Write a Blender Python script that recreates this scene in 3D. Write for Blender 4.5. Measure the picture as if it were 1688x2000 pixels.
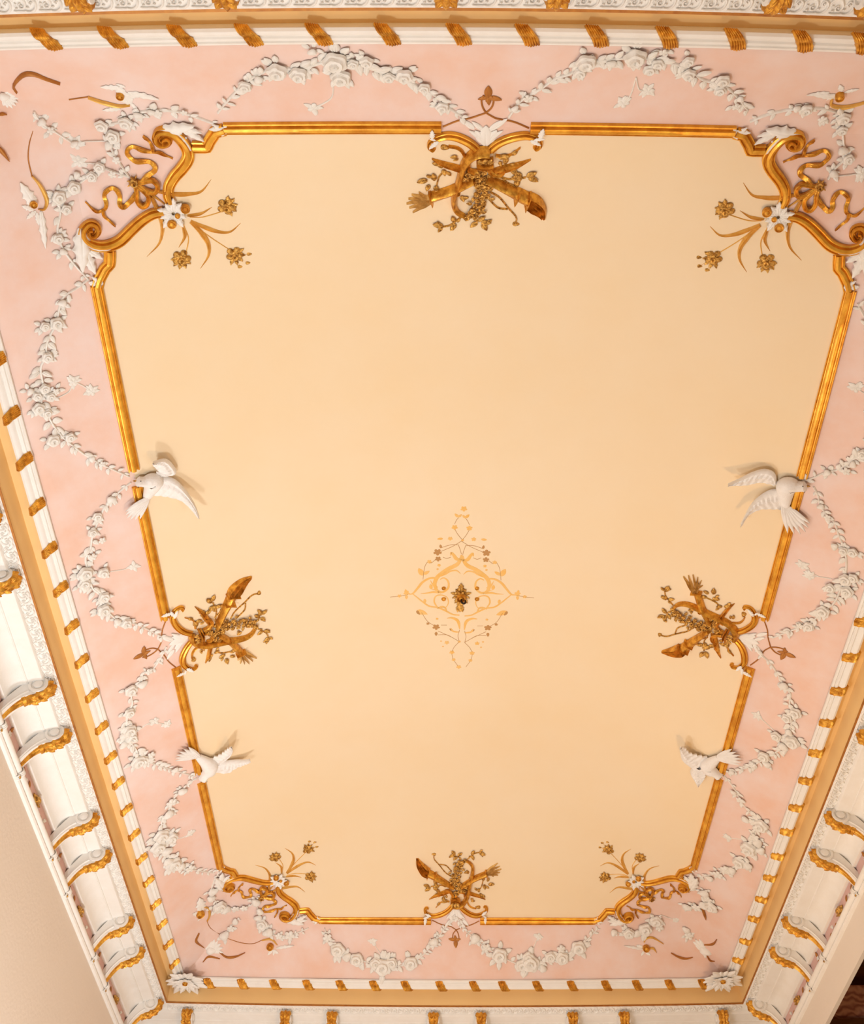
import bpy, bmesh, math, random
import numpy as np
from mathutils import Vector, Matrix
from mathutils.geometry import delaunay_2d_cdt

random.seed(11)
for o in list(bpy.data.objects):
    bpy.data.objects.remove(o)
SC = bpy.context.scene
COL = SC.collection

# ------------------------------------------------------------------ camera
W, HH = 1688.0, 2000.0
F, PITCH, YAW, ROLL = 1967.86, 0.914246, -0.0015009, -0.0013235
HC = 4.5                    # ceiling above the eye
EYE = np.array([0.0, 0.0, 1.6])
H = EYE[2] + HC             # ceiling plane height


def rotm(pitch, yaw, roll):
    c, s = math.cos(pitch), math.sin(pitch)
    M = np.array([[1, 0, 0], [0, s, c], [0, -c, s]], float)   # columns right, down, forward
    cy, sy = math.cos(yaw), math.sin(yaw)
    cr, sr = math.cos(roll), math.sin(roll)
    return (np.array([[cy, -sy, 0], [sy, cy, 0], [0, 0, 1.0]]) @ M
            @ np.array([[cr, -sr, 0], [sr, cr, 0], [0, 0, 1.0]]))


MC = rotm(PITCH, YAW, ROLL)
cam = bpy.data.objects.new('camera', bpy.data.cameras.new('camera'))
COL.objects.link(cam)
cam.data.sensor_fit = 'VERTICAL'
cam.data.sensor_height = 36.0
cam.data.lens = F / HH * 36.0
cam.data.clip_start = 0.05
cam.matrix_world = Matrix([[MC[0, 0], -MC[0, 1], -MC[0, 2], EYE[0]],
                           [MC[1, 0], -MC[1, 1], -MC[1, 2], EYE[1]],
                           [MC[2, 0], -MC[2, 1], -MC[2, 2], EYE[2]],
                           [0, 0, 0, 1]])
SC.camera = cam

# ------------------------------------------------------------------ light
world = bpy.data.worlds.new('world')
SC.world = world
world.use_nodes = True
world.node_tree.nodes['Background'].inputs[0].default_value = (1.0, 0.86, 0.68, 1)
world.node_tree.nodes['Background'].inputs[1].default_value = 0.05
SC.view_settings.view_transform = 'Standard'
SC.view_settings.look = 'None'
SC.view_settings.exposure = 0.55
SC.view_settings.gamma = 1.0
SC.view_settings.use_curve_mapping = False


def lamp(name, loc, energy, color, radius):
    l = bpy.data.lights.new(name, 'POINT')
    l.energy, l.color, l.shadow_soft_size = energy, color, radius
    o = bpy.data.objects.new(name, l)
    o.location = loc
    COL.objects.link(o)
    return o


def window_light(name, loc, target, sx, sy, energy, color):
    l = bpy.data.lights.new(name, 'AREA')
    l.shape, l.size, l.size_y, l.energy, l.color = 'RECTANGLE', sx, sy, energy, color
    o = bpy.data.objects.new(name, l)
    o.location = loc
    d = Vector(target) - Vector(loc)
    o.rotation_euler = d.to_track_quat('-Z', 'Y').to_euler()
    COL.objects.link(o)
    return o


def fill_uplight(name, loc, energy, color, size):
    """added fill light: disk facing up, no fixture"""
    l = bpy.data.lights.new(name, 'AREA')
    l.shape, l.size, l.energy, l.color = 'DISK', size, energy, color
    o = bpy.data.objects.new(name, l)
    o.location = loc
    o.rotation_euler = (math.pi, 0, 0)
    COL.objects.link(o)
    return o


# daylight through the wide opening under the right-hand beam, plus added fill lights without fixtures
window_light('window_daylight', (3.3, 3.4, 1.8), (-2.4, 4.0, 0.0), 5.0, 1.6, 80, (1.0, 0.98, 0.96))
fill_uplight('fill_left', (-1.6, 2.6, 1.5), 52, (0.84, 0.93, 1.0), 0.5)  # added cool fill, brightens the left side of the ceiling
fill_uplight('fill_left_far', (-1.6, 5.5, 1.5), 44, (0.93, 0.96, 1.0), 0.5)  # second added fill, further along the left side
lamp('wall_lamp_left', (-2.0, 5.4, 2.6), 14, (1.0, 0.97, 0.93), 0.2)
fill_uplight('fill_right_warm', (1.6, 4.4, 0.9), 42, (1.0, 0.60, 0.24), 0.5)  # unseen warm fill, added to tint the right side orange
lamp('fill_far_warm', (1.2, 7.2, 1.4), 24, (1.0, 0.56, 0.22), 0.2)  # warm fill light added for the far right corner

# ------------------------------------------------------------------ pixel helpers (image 1688 x 2000)


def ray(px, py):
    return MC @ np.array([(px - W / 2) / F, (py - HH / 2) / F, 1.0])


def at_h(px, py, h):
    """point of the pixel's ray at height h above the eye"""
    d = ray(px, py)
    return EYE + d * (h / d[2])


# the room's straight lines, as fitted to the photograph (lens bow included), then carried to this camera
QD = [1886.069, 0.949855, 0.001625, -0.005073, -0.075534]
MD = rotm(*QD[1:4])
GL, GR, GT, GB = -0.373017, 0.462856, 0.241344, 1.651585
WM, WS = 0.090151, 0.090151 + 0.032373
HM, HB = 1 - 0.067944, 1 - 0.067944 - 0.035832
DROP, STEP = 0.0616710 * HC, 0.0331094 * HC


def carry(x, y, hd, hu):
    v = MD.T @ np.array([x, y, hd])
    u, w = v[0] / v[2], v[1] / v[2]
    k = 1 + QD[4] * (u * u + w * w)
    p = at_h(W / 2 + u * k * QD[0], HH / 2 + w * k * QD[0], hu)
    return p[0], p[1]


NS = 20


def ring(ex, hd, hu):
    """four polylines (left, right, near, far) of a rectangle, expanded by ex"""
    x0, x1, y0, y1 = GL - ex, GR + ex, GT - ex, GB + ex
    t = np.linspace(0, 1, NS + 1)
    f = lambda pts: np.array([carry(a, b, hd, hu) for a, b in pts])
    return dict(L=f([(x0, y0 + (y1 - y0) * s) for s in t]), R=f([(x1, y0 + (y1 - y0) * s) for s in t]),
                T=f([(x0 + (x1 - x0) * s, y0) for s in t]), B=f([(x0 + (x1 - x0) * s, y1) for s in t]))


RG = ring(0.0, 1.0, HC)
RM = ring(WM, HM, HC - DROP)
RS = ring(WS, HM, HC - DROP)
RB = ring(WS, HB, HC - DROP - STEP)
OUT = dict(L=(-1, 0), R=(1, 0), T=(0, -1), B=(0, 1))


def offs(R, o):
    """closed plan loop of ring R pushed outwards by o, mitred; returns list of (x, y)"""
    loop = []
    for side, rev in (('L', True), ('T', False), ('R', False), ('B', True)):
        pts = R[side]
        n = len(pts)
        idx = range(n - 1, -1, -1) if rev else range(n)
        seg = []
        for k in idx:
            x, y = pts[k]
            dx, dy = OUT[side]
            if k == 0 or k == n - 1:
                if side in 'LR':
                    dy = -1 if k == 0 else 1
                else:
                    dx = -1 if k == 0 else 1
            seg.append((x + dx * o, y + dy * o))
        loop += seg[:-1]
    return loop


RISE, SPAN, POW = 0.47, 1.83, 2.4      # the cream field is a shallow vault above the frame
GX = np.arange(-2.9, 3.4, 0.02)
GY = np.arange(0.2, 9.0, 0.02)


def height_grid():
    X, Y = np.meshgrid(GX, GY, indexing='ij')
    fr, dist = {}, {}
    for s in 'LRTB':
        ax = 0 if s in 'LR' else 1
        sg = -1 if s in 'LT' else 1
        v, c = (X, Y) if ax == 0 else (Y, X)
        g = np.interp(c, RG[s][:, 1 - ax], RG[s][:, ax])
        m = np.interp(c, RM[s][:, 1 - ax], RM[s][:, ax])
        fr[s] = (v - g) / (m - g)
        dist[s] = -(v - g) * sg
    u = np.clip(np.max(np.stack([fr[k] for k in 'LRTB']), 0), 0, 1)
    S = lambda d: 1 - (1 - np.clip(d / SPAN, 0, 1)) ** POW
    z = H + RISE * S(np.minimum(dist['L'], dist['R'])) * S(np.minimum(dist['T'], dist['B']))
    z = np.where(u > 0, H - DROP * (0.764 * u + 0.236 * u * u), z)
    zs = z.copy()
    for _ in range(3):
        zs[1:-1, 1:-1] = (z[1:-1, 1:-1] * 2 + z[:-2, 1:-1] + z[2:, 1:-1] + z[1:-1, :-2] + z[1:-1, 2:]) / 6
        z = np.where(u > 0.93, z, zs)
        zs = z.copy()
    return z


GZ = height_grid()
GZL = GZ.tolist()


def hs(x, y):
    """height of the painted ceiling over a plan position"""
    a = min(max((x - GX[0]) / 0.02, 0), len(GX) - 1.001)
    b = min(max((y - GY[0]) / 0.02, 0), len(GY) - 1.001)
    i, j = int(a), int(b)
    a -= i
    b -= j
    r0, r1 = GZL[i], GZL[i + 1]
    return (r0[j] * (1 - b) + r0[j + 1] * b) * (1 - a) + (r1[j] * (1 - b) + r1[j + 1] * b) * a


def nrm(x, y):
    e = 0.012
    hx = (hs(x + e, y) - hs(x - e, y)) / (2 * e)
    hy = (hs(x, y + e) - hs(x, y - e)) / (2 * e)
    l = math.sqrt(hx * hx + hy * hy + 1)
    return (hx / l, hy / l, -1 / l)


_c = {}


def unp(px, py):
    """pixel -> plan position on the painted ceiling (flat field or sloping cove)"""
    k = (round(px, 2), round(py, 2))
    if k in _c:
        return np.array(_c[k])
    lo, hi = HC - DROP - 0.002, HC + RISE + 0.01
    for _ in range(26):
        m = 0.5 * (lo + hi)
        p = at_h(px, py, m)
        if p[2] < hs(p[0], p[1]):
            lo = m
        else:
            hi = m
    p = at_h(px, py, 0.5 * (lo + hi))
    _c[k] = (p[0], p[1])
    return np.array(_c[k])


def mpp(px, py):
    return float(np.linalg.norm(unp(px + 2, py) - unp(px - 2, py))) / 4.0


# ------------------------------------------------------------------ materials
def mat(name, base, rough=0.6, metal=0.0, var=None, vscale=3.0, bump=0.0, bscale=60.0, spec=0.3, vstr=0.5, streak=None):
    m = bpy.data.materials.new(name)
    m.use_nodes = True
    nt = m.node_tree
    b = nt.nodes['Principled BSDF']
    b.inputs['Base Color'].default_value = (*base, 1)
    b.inputs['Roughness'].default_value = rough
    b.inputs['Metallic'].default_value = metal
    b.inputs['Specular IOR Level'].default_value = spec
    tc = nt.nodes.new('ShaderNodeTexCoord')
    if var is not None:
        mp = nt.nodes.new('ShaderNodeMapping')
        geo = nt.nodes.new('ShaderNodeNewGeometry')
        nt.links.new(geo.outputs['Position'], mp.inputs[0])
        if streak:
            mp.inputs['Scale'].default_value = streak
        n1 = nt.nodes.new('ShaderNodeTexNoise')
        n1.inputs['Scale'].default_value = vscale
        n1.inputs['Detail'].default_value = 6
        n1.inputs['Roughness'].default_value = 0.62
        nt.links.new(mp.outputs[0], n1.inputs['Vector'])
        cr = nt.nodes.new('ShaderNodeMapRange')
        cr.inputs[1].default_value = 0.5 - 0.25 / max(vstr, 0.01) * 0.5
        cr.inputs[2].default_value = 0.5 + 0.25 / max(vstr, 0.01) * 0.5
        nt.links.new(n1.outputs[0], cr.inputs[0])
        mx = nt.nodes.new('ShaderNodeMix')
        mx.data_type = 'RGBA'
        mx.inputs[6].default_value = (*base, 1)
        mx.inputs[7].default_value = (*var, 1)
        nt.links.new(cr.outputs[0], mx.inputs[0])
        nt.links.new(mx.outputs[2], b.inputs['Base Color'])
    if bump > 0:
        n2 = nt.nodes.new('ShaderNodeTexNoise')
        n2.inputs['Scale'].default_value = bscale
        n2.inputs['Detail'].default_value = 4
        nt.links.new(tc.outputs['Object'], n2.inputs['Vector'])
        bp = nt.nodes.new('ShaderNodeBump')
        bp.inputs['Strength'].default_value = bump
        bp.inputs['Distance'].default_value = 0.01
        nt.links.new(n2.outputs[0], bp.inputs['Height'])
        nt.links.new(bp.outputs[0], b.inputs['Normal'])
    return m


M_CREAM = mat('cream_painted_plaster', (0.86, 0.70, 0.49), 0.75, var=(0.85, 0.66, 0.42), vscale=1.3, vstr=0.5, bump=0.06, bscale=25)
M_PINK = mat('pink_painted_plaster', (0.82, 0.645, 0.585), 0.75, var=(0.80, 0.525, 0.41), vscale=2.6, vstr=0.75, bump=0.08, bscale=30)
M_OCHRE = mat('ochre_painted_plaster', (0.87, 0.60, 0.28), 0.7, var=(0.84, 0.55, 0.23), vscale=2.0, vstr=0.5)
M_WHITE = mat('white_plaster', (0.87, 0.845, 0.80), 0.62, var=(0.82, 0.775, 0.71), vscale=9.0, vstr=0.5, bump=0.1, bscale=80)
M_STUCCO = mat('white_stucco', (0.87, 0.845, 0.80), 0.6, var=(0.78, 0.73, 0.65), vscale=28.0, vstr=0.6, bump=0.25, bscale=120)
M_DOVE = mat('dove_white_stucco', (0.88, 0.85, 0.82), 0.6, var=(0.80, 0.75, 0.70), vscale=22.0, vstr=0.5, bump=0.25, bscale=90)
M_GOLD = mat('gilding', (0.90, 0.48, 0.07), 0.34, metal=0.6, var=(0.46, 0.17, 0.015), vscale=30.0, vstr=0.85, bump=0.25, bscale=70)
M_GOLDB = mat('gilded_moulding', (0.92, 0.49, 0.06), 0.32, metal=0.45, var=(0.62, 0.25, 0.02), vscale=12.0, vstr=0.7, bump=0.12, bscale=40)
M_GOLDF = mat('fine_gilding', (0.90, 0.53, 0.13), 0.3, metal=0.65, var=(0.22, 0.085, 0.012), vscale=65.0, vstr=0.9, bump=0.3, bscale=110)
M_GOLDP = mat('pale_gilding', (0.88, 0.55, 0.15), 0.42, metal=0.4, var=(0.66, 0.34, 0.06), vscale=20.0, vstr=0.6)
M_GOLDA = mat('pale_gold_arrows', (0.92, 0.66, 0.26), 0.4, metal=0.35, var=(0.60, 0.34, 0.09), vscale=40.0, vstr=0.7)
M_BRONZE = mat('dull_gold_paint', (0.52, 0.22, 0.045), 0.5, metal=0.35, var=(0.36, 0.13, 0.03), vscale=25.0, vstr=0.6)
M_PAINT = mat('ochre_line_paint', (0.84, 0.46, 0.10), 0.65, var=(0.84, 0.53, 0.20), vscale=14.0, vstr=0.6)
M_PAINTD = mat('umber_line_paint', (0.50, 0.26, 0.09), 0.65)
M_DARK = mat('dark_iron', (0.04, 0.025, 0.015), 0.5, metal=0.5)
M_WALL = mat('wall_plaster', (0.80, 0.715, 0.62), 0.7, var=(0.77, 0.68, 0.58), vscale=1.2, vstr=0.4, bump=0.15, bscale=40)
M_FRIEZE = mat('pink_frieze_paint', (0.74, 0.48, 0.42), 0.7, var=(0.62, 0.40, 0.36), vscale=6.0, vstr=0.5)
M_FLOOR = mat('pale_marble', (0.55, 0.53, 0.51), 0.35, var=(0.48, 0.46, 0.44), vscale=3.0, streak=(8, 1, 1))
M_WOOD = mat('dark_wood', (0.16, 0.055, 0.016), 0.4, var=(0.09, 0.028, 0.008), vscale=5.0, streak=(2, 2, 14))


def mat_fabric():
    m = mat('patterned_fabric', (0.30, 0.12, 0.075), 0.8)
    nt = m.node_tree
    b = nt.nodes['Principled BSDF']
    geo = nt.nodes.new('ShaderNodeNewGeometry')
    v = nt.nodes.new('ShaderNodeTexWave')
    v.wave_type = 'RINGS'
    v.inputs['Scale'].default_value = 9.0
    v.inputs['Distortion'].default_value = 9.0
    v.inputs['Detail'].default_value = 2.0
    nt.links.new(geo.outputs['Position'], v.inputs['Vector'])
    mx = nt.nodes.new('ShaderNodeMix')
    mx.data_type = 'RGBA'
    mx.inputs[6].default_value = (0.36, 0.12, 0.07, 1)
    mx.inputs[7].default_value = (0.66, 0.33, 0.20, 1)
    nt.links.new(v.outputs[0], mx.inputs[0])
    nt.links.new(mx.outputs[2], b.inputs['Base Color'])
    return m


M_FABRIC = mat_fabric()

# ------------------------------------------------------------------ object helpers


class MB:
    def __init__(self):
        self.v, self.f = [], []

    def add(self, v, f):
        n = len(self.v)
        self.v += [tuple(float(c) for c in p) for p in v]
        self.f += [tuple(i + n for i in q) for q in f]
        return self

    def mesh(self, name, m, smooth=True, base=(0, 0, 0)):
        me = bpy.data.meshes.new(name)
        b = np.array(base, float)
        me.from_pydata([tuple(np.array(p) - b) for p in self.v], [], self.f)
        bm = bmesh.new()
        bm.from_mesh(me)
        bmesh.ops.recalc_face_normals(bm, faces=bm.faces)
        bm.to_mesh(me)
        bm.free()
        if smooth:
            me.polygons.foreach_set('use_smooth', [True] * len(me.polygons))
            try:
                me.set_sharp_from_angle(angle=math.radians(42))
            except Exception:
                pass
        me.materials.append(m)
        me.update()
        return me

    def obj(self, name, m, parent=None, smooth=True):
        base = parent['_b'] if parent is not None and '_b' in parent else (0, 0, 0)
        base = tuple(base)
        o = bpy.data.objects.new(name, self.mesh(name, m, smooth, base))
        COL.objects.link(o)
        if parent is not None:
            o.parent = parent
            o['_b'] = base
        return o


def tag(o, label, cat, group=None):
    o['label'] = label
    o['category'] = cat
    if group:
        o['group'] = group
    return o


def thing(name, label, cat, loc, group=None):
    o = bpy.data.objects.new(name, None)
    o.empty_display_size = 0.05
    o.location = tuple(float(c) for c in loc)
    o['_b'] = tuple(float(c) for c in loc)
    COL.objects.link(o)
    return tag(o, label, cat, group)


def struct(o):
    o['kind'] = 'structure'
    return o


def inst(name, me, parent, mat4):
    o = bpy.data.objects.new(name, me)
    COL.objects.link(o)
    m = mat4.copy()
    if parent is not None:
        o.parent = parent
        b = tuple(parent['_b']) if '_b' in parent else (0, 0, 0)
        m.translation = m.translation - Vector(b)
        if '_b' in parent:
            o['_b'] = b
    o.matrix_local = m
    return o


def nest(child, part):
    """make child a sub-part of part, staying where it is"""
    child.parent = part
    child.matrix_parent_inverse = part.matrix_basis.inverted()
    return child


def spline(pts, n):
    p = np.array(pts, float)
    if len(p) == 2:
        t = np.linspace(0, 1, n)[:, None]
        return p[0] * (1 - t) + p[1] * t
    d = np.r_[0, np.cumsum(np.linalg.norm(np.diff(p, axis=0), axis=1) ** 0.5)]
    q = np.vstack([2 * p[0] - p[1], p, 2 * p[-1] - p[-2]])
    out = []
    for t in np.linspace(0, d[-1], n):
        i = min(max(np.searchsorted(d, t) - 1, 0), len(p) - 2)
        u = (t - d[i]) / (d[i + 1] - d[i])
        a, b, c, e = q[i], q[i + 1], q[i + 2], q[i + 3]
        out.append(0.5 * (2 * b + (c - a) * u + (2 * a - 5 * b + 4 * c - e) * u * u + (3 * b - a - 3 * c + e) * u ** 3))
    return np.array(out)


DOME = [(-.5, 0), (-.46, .42), (-.3, .82), (0, 1), (.3, .82), (.46, .42), (.5, 0)]
VEE = [(-.5, 0), (-.44, .55), (-.2, 1), (0, .5), (.2, 1), (.44, .55), (.5, 0)]
BAR = [(-.5, 0), (-.5, .55), (-.4, .62), (-.34, .3), (-.24, .3), (-.18, .85), (0.02, 1), (.22, .85), (.28, .3), (.36, .3), (.42, .62), (.5, .55), (.5, 0)]
RIB = [(-.5, 0), (-.5, .75), (-.25, .9), (0, .7), (.25, .9), (.5, .75), (.5, 0)]
FLAT = [(-.5, 0), (-.46, 1), (.46, 1), (.5, 0)]


def lift(x, y, r):
    n = nrm(x, y)
    return (x + n[0] * r, y + n[1] * r, hs(x, y) + n[2] * r)


def sweep(mb, plan, width, height, prof, base=0.0, cap=True, mp=None):
    """relief strip along plan points on the ceiling"""
    p = np.array(plan, float)
    n = len(p)
    t = np.gradient(p, axis=0)
    t /= np.maximum(np.linalg.norm(t, axis=1, keepdims=True), 1e-9)
    nn = np.stack([-t[:, 1], t[:, 0]], 1)
    k = len(prof)
    v, f = [], []
    wv = np.broadcast_to(np.array(width, float), (n,)) if np.ndim(width) < 1 or len(np.atleast_1d(width)) == n else np.interp(np.linspace(0, 1, n), np.linspace(0, 1, len(width)), width)
    hv = np.broadcast_to(np.array(height, float), (n,)) if np.ndim(height) < 1 or len(np.atleast_1d(height)) == n else np.interp(np.linspace(0, 1, n), np.linspace(0, 1, len(height)), height)
    bv = np.broadcast_to(np.array(base, float), (n,)) if np.ndim(base) < 1 or len(np.atleast_1d(base)) == n else np.interp(np.linspace(0, 1, n), np.linspace(0, 1, len(base)), base)
    for i in range(n):
        for u, h in prof:
            q = p[i] + nn[i] * u * wv[i]
            v.append((mp or lift)(q[0], q[1], bv[i] + h * hv[i]))
    for i in range(n - 1):
        for j in range(k - 1):
            f.append((i * k + j, i * k + j + 1, (i + 1) * k + j + 1, (i + 1) * k + j))
    if cap:
        f.append(tuple(range(k)))
        f.append(tuple((n - 1) * k + j for j in range(k - 1, -1, -1)))
    mb.add(v, f)
    return mb


IDT = (np.eye(2), np.zeros(2))


def affine(src, dst):
    """2-D affine map of three plan points onto three others"""
    A = np.array([[s[0], s[1], 1] for s in src])
    X = np.linalg.solve(A, np.array(dst))
    return (X[:2].T, X[2])


class Pen:
    """draws in the pixel frame of one motif; T carries it to its place"""

    def __init__(self, T=IDT, z=None):
        self.T, self.z = T, z

    def px(self, q):
        if self.z:
            ox, oy, s = self.z
            return (ox + q[0] * s, oy + q[1] * s)
        return q

    def pt(self, q):
        p = unp(*self.px(q))
        return self.T[0] @ p + self.T[1]

    def vec(self, q, d):
        a, b = self.px(q), self.px((q[0] + d[0], q[1] + d[1]))
        return self.T[0] @ (unp(*b) - unp(*a))

    def size(self, q, r):
        s = self.z[2] if self.z else 1.0
        a = self.px(q)
        return mpp(*a) * r * s

    def strip(self, mb, pts, width, height, prof=DOME, n=None, base=0.0):
        q = spline(pts, n or max(8, 5 * len(pts)))
        sweep(mb, [self.pt(c) for c in q], width, height, prof, base)
        return mb


def frame_at(x, y, d, r=0.0):
    """4x4 with X along plan direction d, Z out of the ceiling"""
    n = nrm(x, y)
    dz = -(n[0] * d[0] + n[1] * d[1]) / n[2]
    X = np.array([d[0], d[1], dz])
    X /= np.linalg.norm(X)
    Y = np.cross(n, X)
    P = np.array(lift(x, y, r))
    m = Matrix.Identity(4)
    for i in range(3):
        m[i][0], m[i][1], m[i][2], m[i][3] = X[i], Y[i], n[i], P[i]
    return m


# ------------------------------------------------------------------ shared relief meshes (unit size, Z = out of the ceiling)
def grid_mesh(name, fn, nu, nv, m, wrap=False):
    mb = MB()
    v = [fn(i / nu, j / nv) for i in range(nu + 1) for j in range(nv + (0 if wrap else 1))]
    k = nv if wrap else nv + 1
    f = []
    for i in range(nu):
        for j in range(nv):
            j2 = (j + 1) % k
            f.append((i * k + j, i * k + j2, (i + 1) * k + j2, (i + 1) * k + j))
    mb.add(v, f)
    return mb.mesh(name, m)


def leaf_fn(wid, serr=0.0, curl=0.12):
    def fn(u, s):
        v = s * 2 - 1
        w = wid * math.sin(math.pi * min(1, u * 0.97 + 0.03) ** 0.8) ** 0.75
        w *= 1 - serr * abs(math.sin(u * math.pi * 4.0)) * 0.9
        z = 0.04 + 0.17 * (1 - v * v) * math.sin(math.pi * min(1, u * .92 + .06)) - 0.085 * math.exp(-(v / 0.16) ** 2) * (1 - u) + curl * u * u
        if abs(v) > 0.99:
            z = 0.0 if u < 0.15 else curl * u * u * 0.6
        return (u, v * w, z)
    return fn


def rose_fn(u, s):
    th = s * 2 * math.pi
    r = u
    lob = 1 - 0.10 * (0.5 + 0.5 * math.cos(5 * th)) * (u > 0.75) - 0.05 * math.cos(5 * th + 1.3) * (u > 0.4)
    ph = (r * 2.6 - s) % 1.0
    z = 0.50 * (1 - r ** 2.2) + 0.18 * (ph ** 1.6) * (0.35 + 0.65 * (r < 0.98)) - 0.15 * math.exp(-(r / 0.13) ** 2)
    if u > 0.99:
        z = -0.02
    return (r * lob * math.cos(th), r * lob * math.sin(th), z)


def daisy_fn(u, s):
    th = s * 2 * math.pi
    pet = abs(math.cos(2.5 * th))
    r = u * (0.62 + 0.38 * pet ** 0.6)
    z = 0.10 + 0.16 * math.sin(math.pi * min(1, u * 1.02)) * (0.35 + 0.65 * pet) + 0.22 * math.exp(-(u / 0.2) ** 2)
    if u > 0.99:
        z = 0.02
    return (r * math.cos(th), r * math.sin(th), z)


def bud_fn(u, s):
    th = s * 2 * math.pi
    a = u * math.pi / 2
    return (math.sin(a) * math.cos(th) * (1.0 + 0.12 * math.cos(3 * th)), math.sin(a) * math.sin(th) * (0.8 + 0.1 * math.cos(3 * th)), 0.6 * math.cos(a) - 0.01)


ME = {}
for tagm, mm in (('w', M_STUCCO), ('g', M_GOLDF), ('b', M_BRONZE)):
    ME['leaf' + tagm] = grid_mesh('leaf', leaf_fn(0.21), 8, 8, mm)
    ME['acan' + tagm] = grid_mesh('acanthus_leaf', leaf_fn(0.30, 0.38, 0.2), 20, 10, mm)
    ME['rose' + tagm] = grid_mesh('rose', rose_fn, 14, 30, mm, True)
    ME['daisy' + tagm] = grid_mesh('blossom', daisy_fn, 7, 30, mm, True)
    ME['bud' + tagm] = grid_mesh('bud', bud_fn, 5, 14, mm, True)
for p_ in ('leaf', 'acan'):
    ME[p_ + 'W'] = grid_mesh('white_' + p_, leaf_fn(0.21) if p_ == 'leaf' else leaf_fn(0.32, 0.4, 0.16), 18, 10, M_WHITE)


def put(name, key, parent, xy, d, sx, sy=None, sz=None, r=0.0):
    m = frame_at(xy[0], xy[1], d, r)
    sy = sx if sy is None else sy
    sz = sx if sz is None else sz
    return inst(name, ME[key], parent, m @ Matrix.Diagonal((sx, sy, sz, 1)))


# ------------------------------------------------------------------ the setting: ceiling, cove, border, cornice, walls
def loft(loops, close_ring=True):
    """faces between successive closed loops of equal length"""
    mb = MB()
    n = len(loops[0])
    mb.add([p for l in loops for p in l], [])
    f = []
    for i in range(len(loops) - 1):
        for j in range(n):
            k = (j + 1) % n
            f.append((i * n + j, i * n + k, (i + 1) * n + k, (i + 1) * n + j))
    mb.f = f
    return mb


def zl(loop, z):
    return [(x, y, z) for x, y in loop]


n_ = 4 * NS
zm = H - DROP
zb = H - DROP - STEP
lg, lm_ = np.array(offs(RG, 0.0)), np.array(offs(RM, 0.0))
loops = [[(p[0], p[1], hs(p[0], p[1])) for p in lg * (1 - t) + lm_ * t] for t in np.linspace(0, 1, 9)][::-1]
loops = [zl(offs(RM, 0.05), H + 0.7), zl(offs(RM, 0.05), zm)] + loops
mb = loft(loops)
mb.f.append(tuple(range(n_)))
vin = [Vector((p[0], p[1])) for p in lg]
for gx in np.arange(-1.6, 2.05, 0.08):
    for gy in np.arange(1.4, 7.7, 0.08):
        if 0.03 < min(gx - np.interp(gy, RG['L'][:, 1], RG['L'][:, 0]), np.interp(gy, RG['R'][:, 1], RG['R'][:, 0]) - gx, gy - np.interp(gx, RG['T'][:, 0], RG['T'][:, 1]), np.interp(gx, RG['B'][:, 0], RG['B'][:, 1]) - gy):
            vin.append(Vector((gx, gy)))
vo, eo, fc, _1, _2, _3 = delaunay_2d_cdt(vin, [(i, (i + 1) % n_) for i in range(n_)], [], 1, 1e-5)
mb.add([lift(v[0], v[1], 0.0 if i < n_ else -0.003) for i, v in enumerate(vo)], [tuple(f) for f in fc])
ceiling = struct(mb.obj('ceiling', M_PINK))

# stepped cream border outside the white roll
mb = loft([zl(offs(RM, 0.045), zm), zl(offs(RS, 0.0), zm), zl(offs(RB, 0.0), zb), zl(offs(RB, 0.03), zb), zl(offs(RS, 0.03), zm + 0.05), zl(offs(RM, 0.045), zm + 0.05)])
n6 = len(mb.v) // 6
mb.f += [(5 * n6 + j, 5 * n6 + (j + 1) % n6, (j + 1) % n6, j) for j in range(n6)]
trim_1 = struct(mb.obj('trim_1', M_OCHRE, None, smooth=False))
trim_1['label'] = 'plain cream stepped border around the ceiling'
# gilt lip on the lower edge of the step
mb = loft([zl(offs(RB, -0.001), zb + 0.011), zl(offs(RB, -0.005), zb + 0.008), zl(offs(RB, -0.006), zb + 0.001), zl(offs(RB, 0.012), zb - 0.002)])
mb.obj('gilt_lip', M_BRONZE, trim_1)

# white roll moulding round the cove
prof = [(-.004, 0.0), (-.004, .012), (.004, .020), (.010, .016), (.013, .026), (.022, .030), (.030, .026), (.034, .034), (.040, .046), (.052, .052), (.064, .048), (.070, .036), (.070, .0)]
mb = loft([zl(offs(RM, o), zm - e) for o, e in prof])
trim_2 = struct(mb.obj('trim_2', M_WHITE))
trim_2['label'] = 'white roll moulding with gilded wrapped leaves'

# carved soffit, fascia, cove, frieze and rod of the cornice (o outwards, e downwards from the step edge)
mb = loft([zl(offs(RB, o), zb - e) for o, e in [(.006, -.01), (.004, .0), (.008, .004), (.070, .018), (.070, .0), (.03, -.01)]])
trim_3 = struct(mb.obj('trim_3', M_WHITE))
trim_3['label'] = 'white soffit band carved with scrolls'
pf = [(.066, .0), (.066, .034), (.072, .044), (.080, .046), (.150, .058), (.152, .064), (.158, .064)]
for k in range(9):
    a = k / 8 * math.pi / 2
    pf.append((.158 + .085 * math.sin(a), .066 + .10 * (1 - math.cos(a))))
pf += [(.245, .176), (.258, .178), (.275, .178)]
mb = loft([zl(offs(RB, o), zb - e) for o, e in pf])
trim_4 = struct(mb.obj('trim_4', M_WHITE))
trim_4['label'] = 'white fascia and cove of the cornice'
mb = loft([zl(offs(RB, o), zb - e) for o, e in [(.268, .17), (.268, .30)]])
trim_5 = struct(mb.obj('trim_5', M_FRIEZE))
trim_5['label'] = 'pink frieze below the cornice cove'
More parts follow.
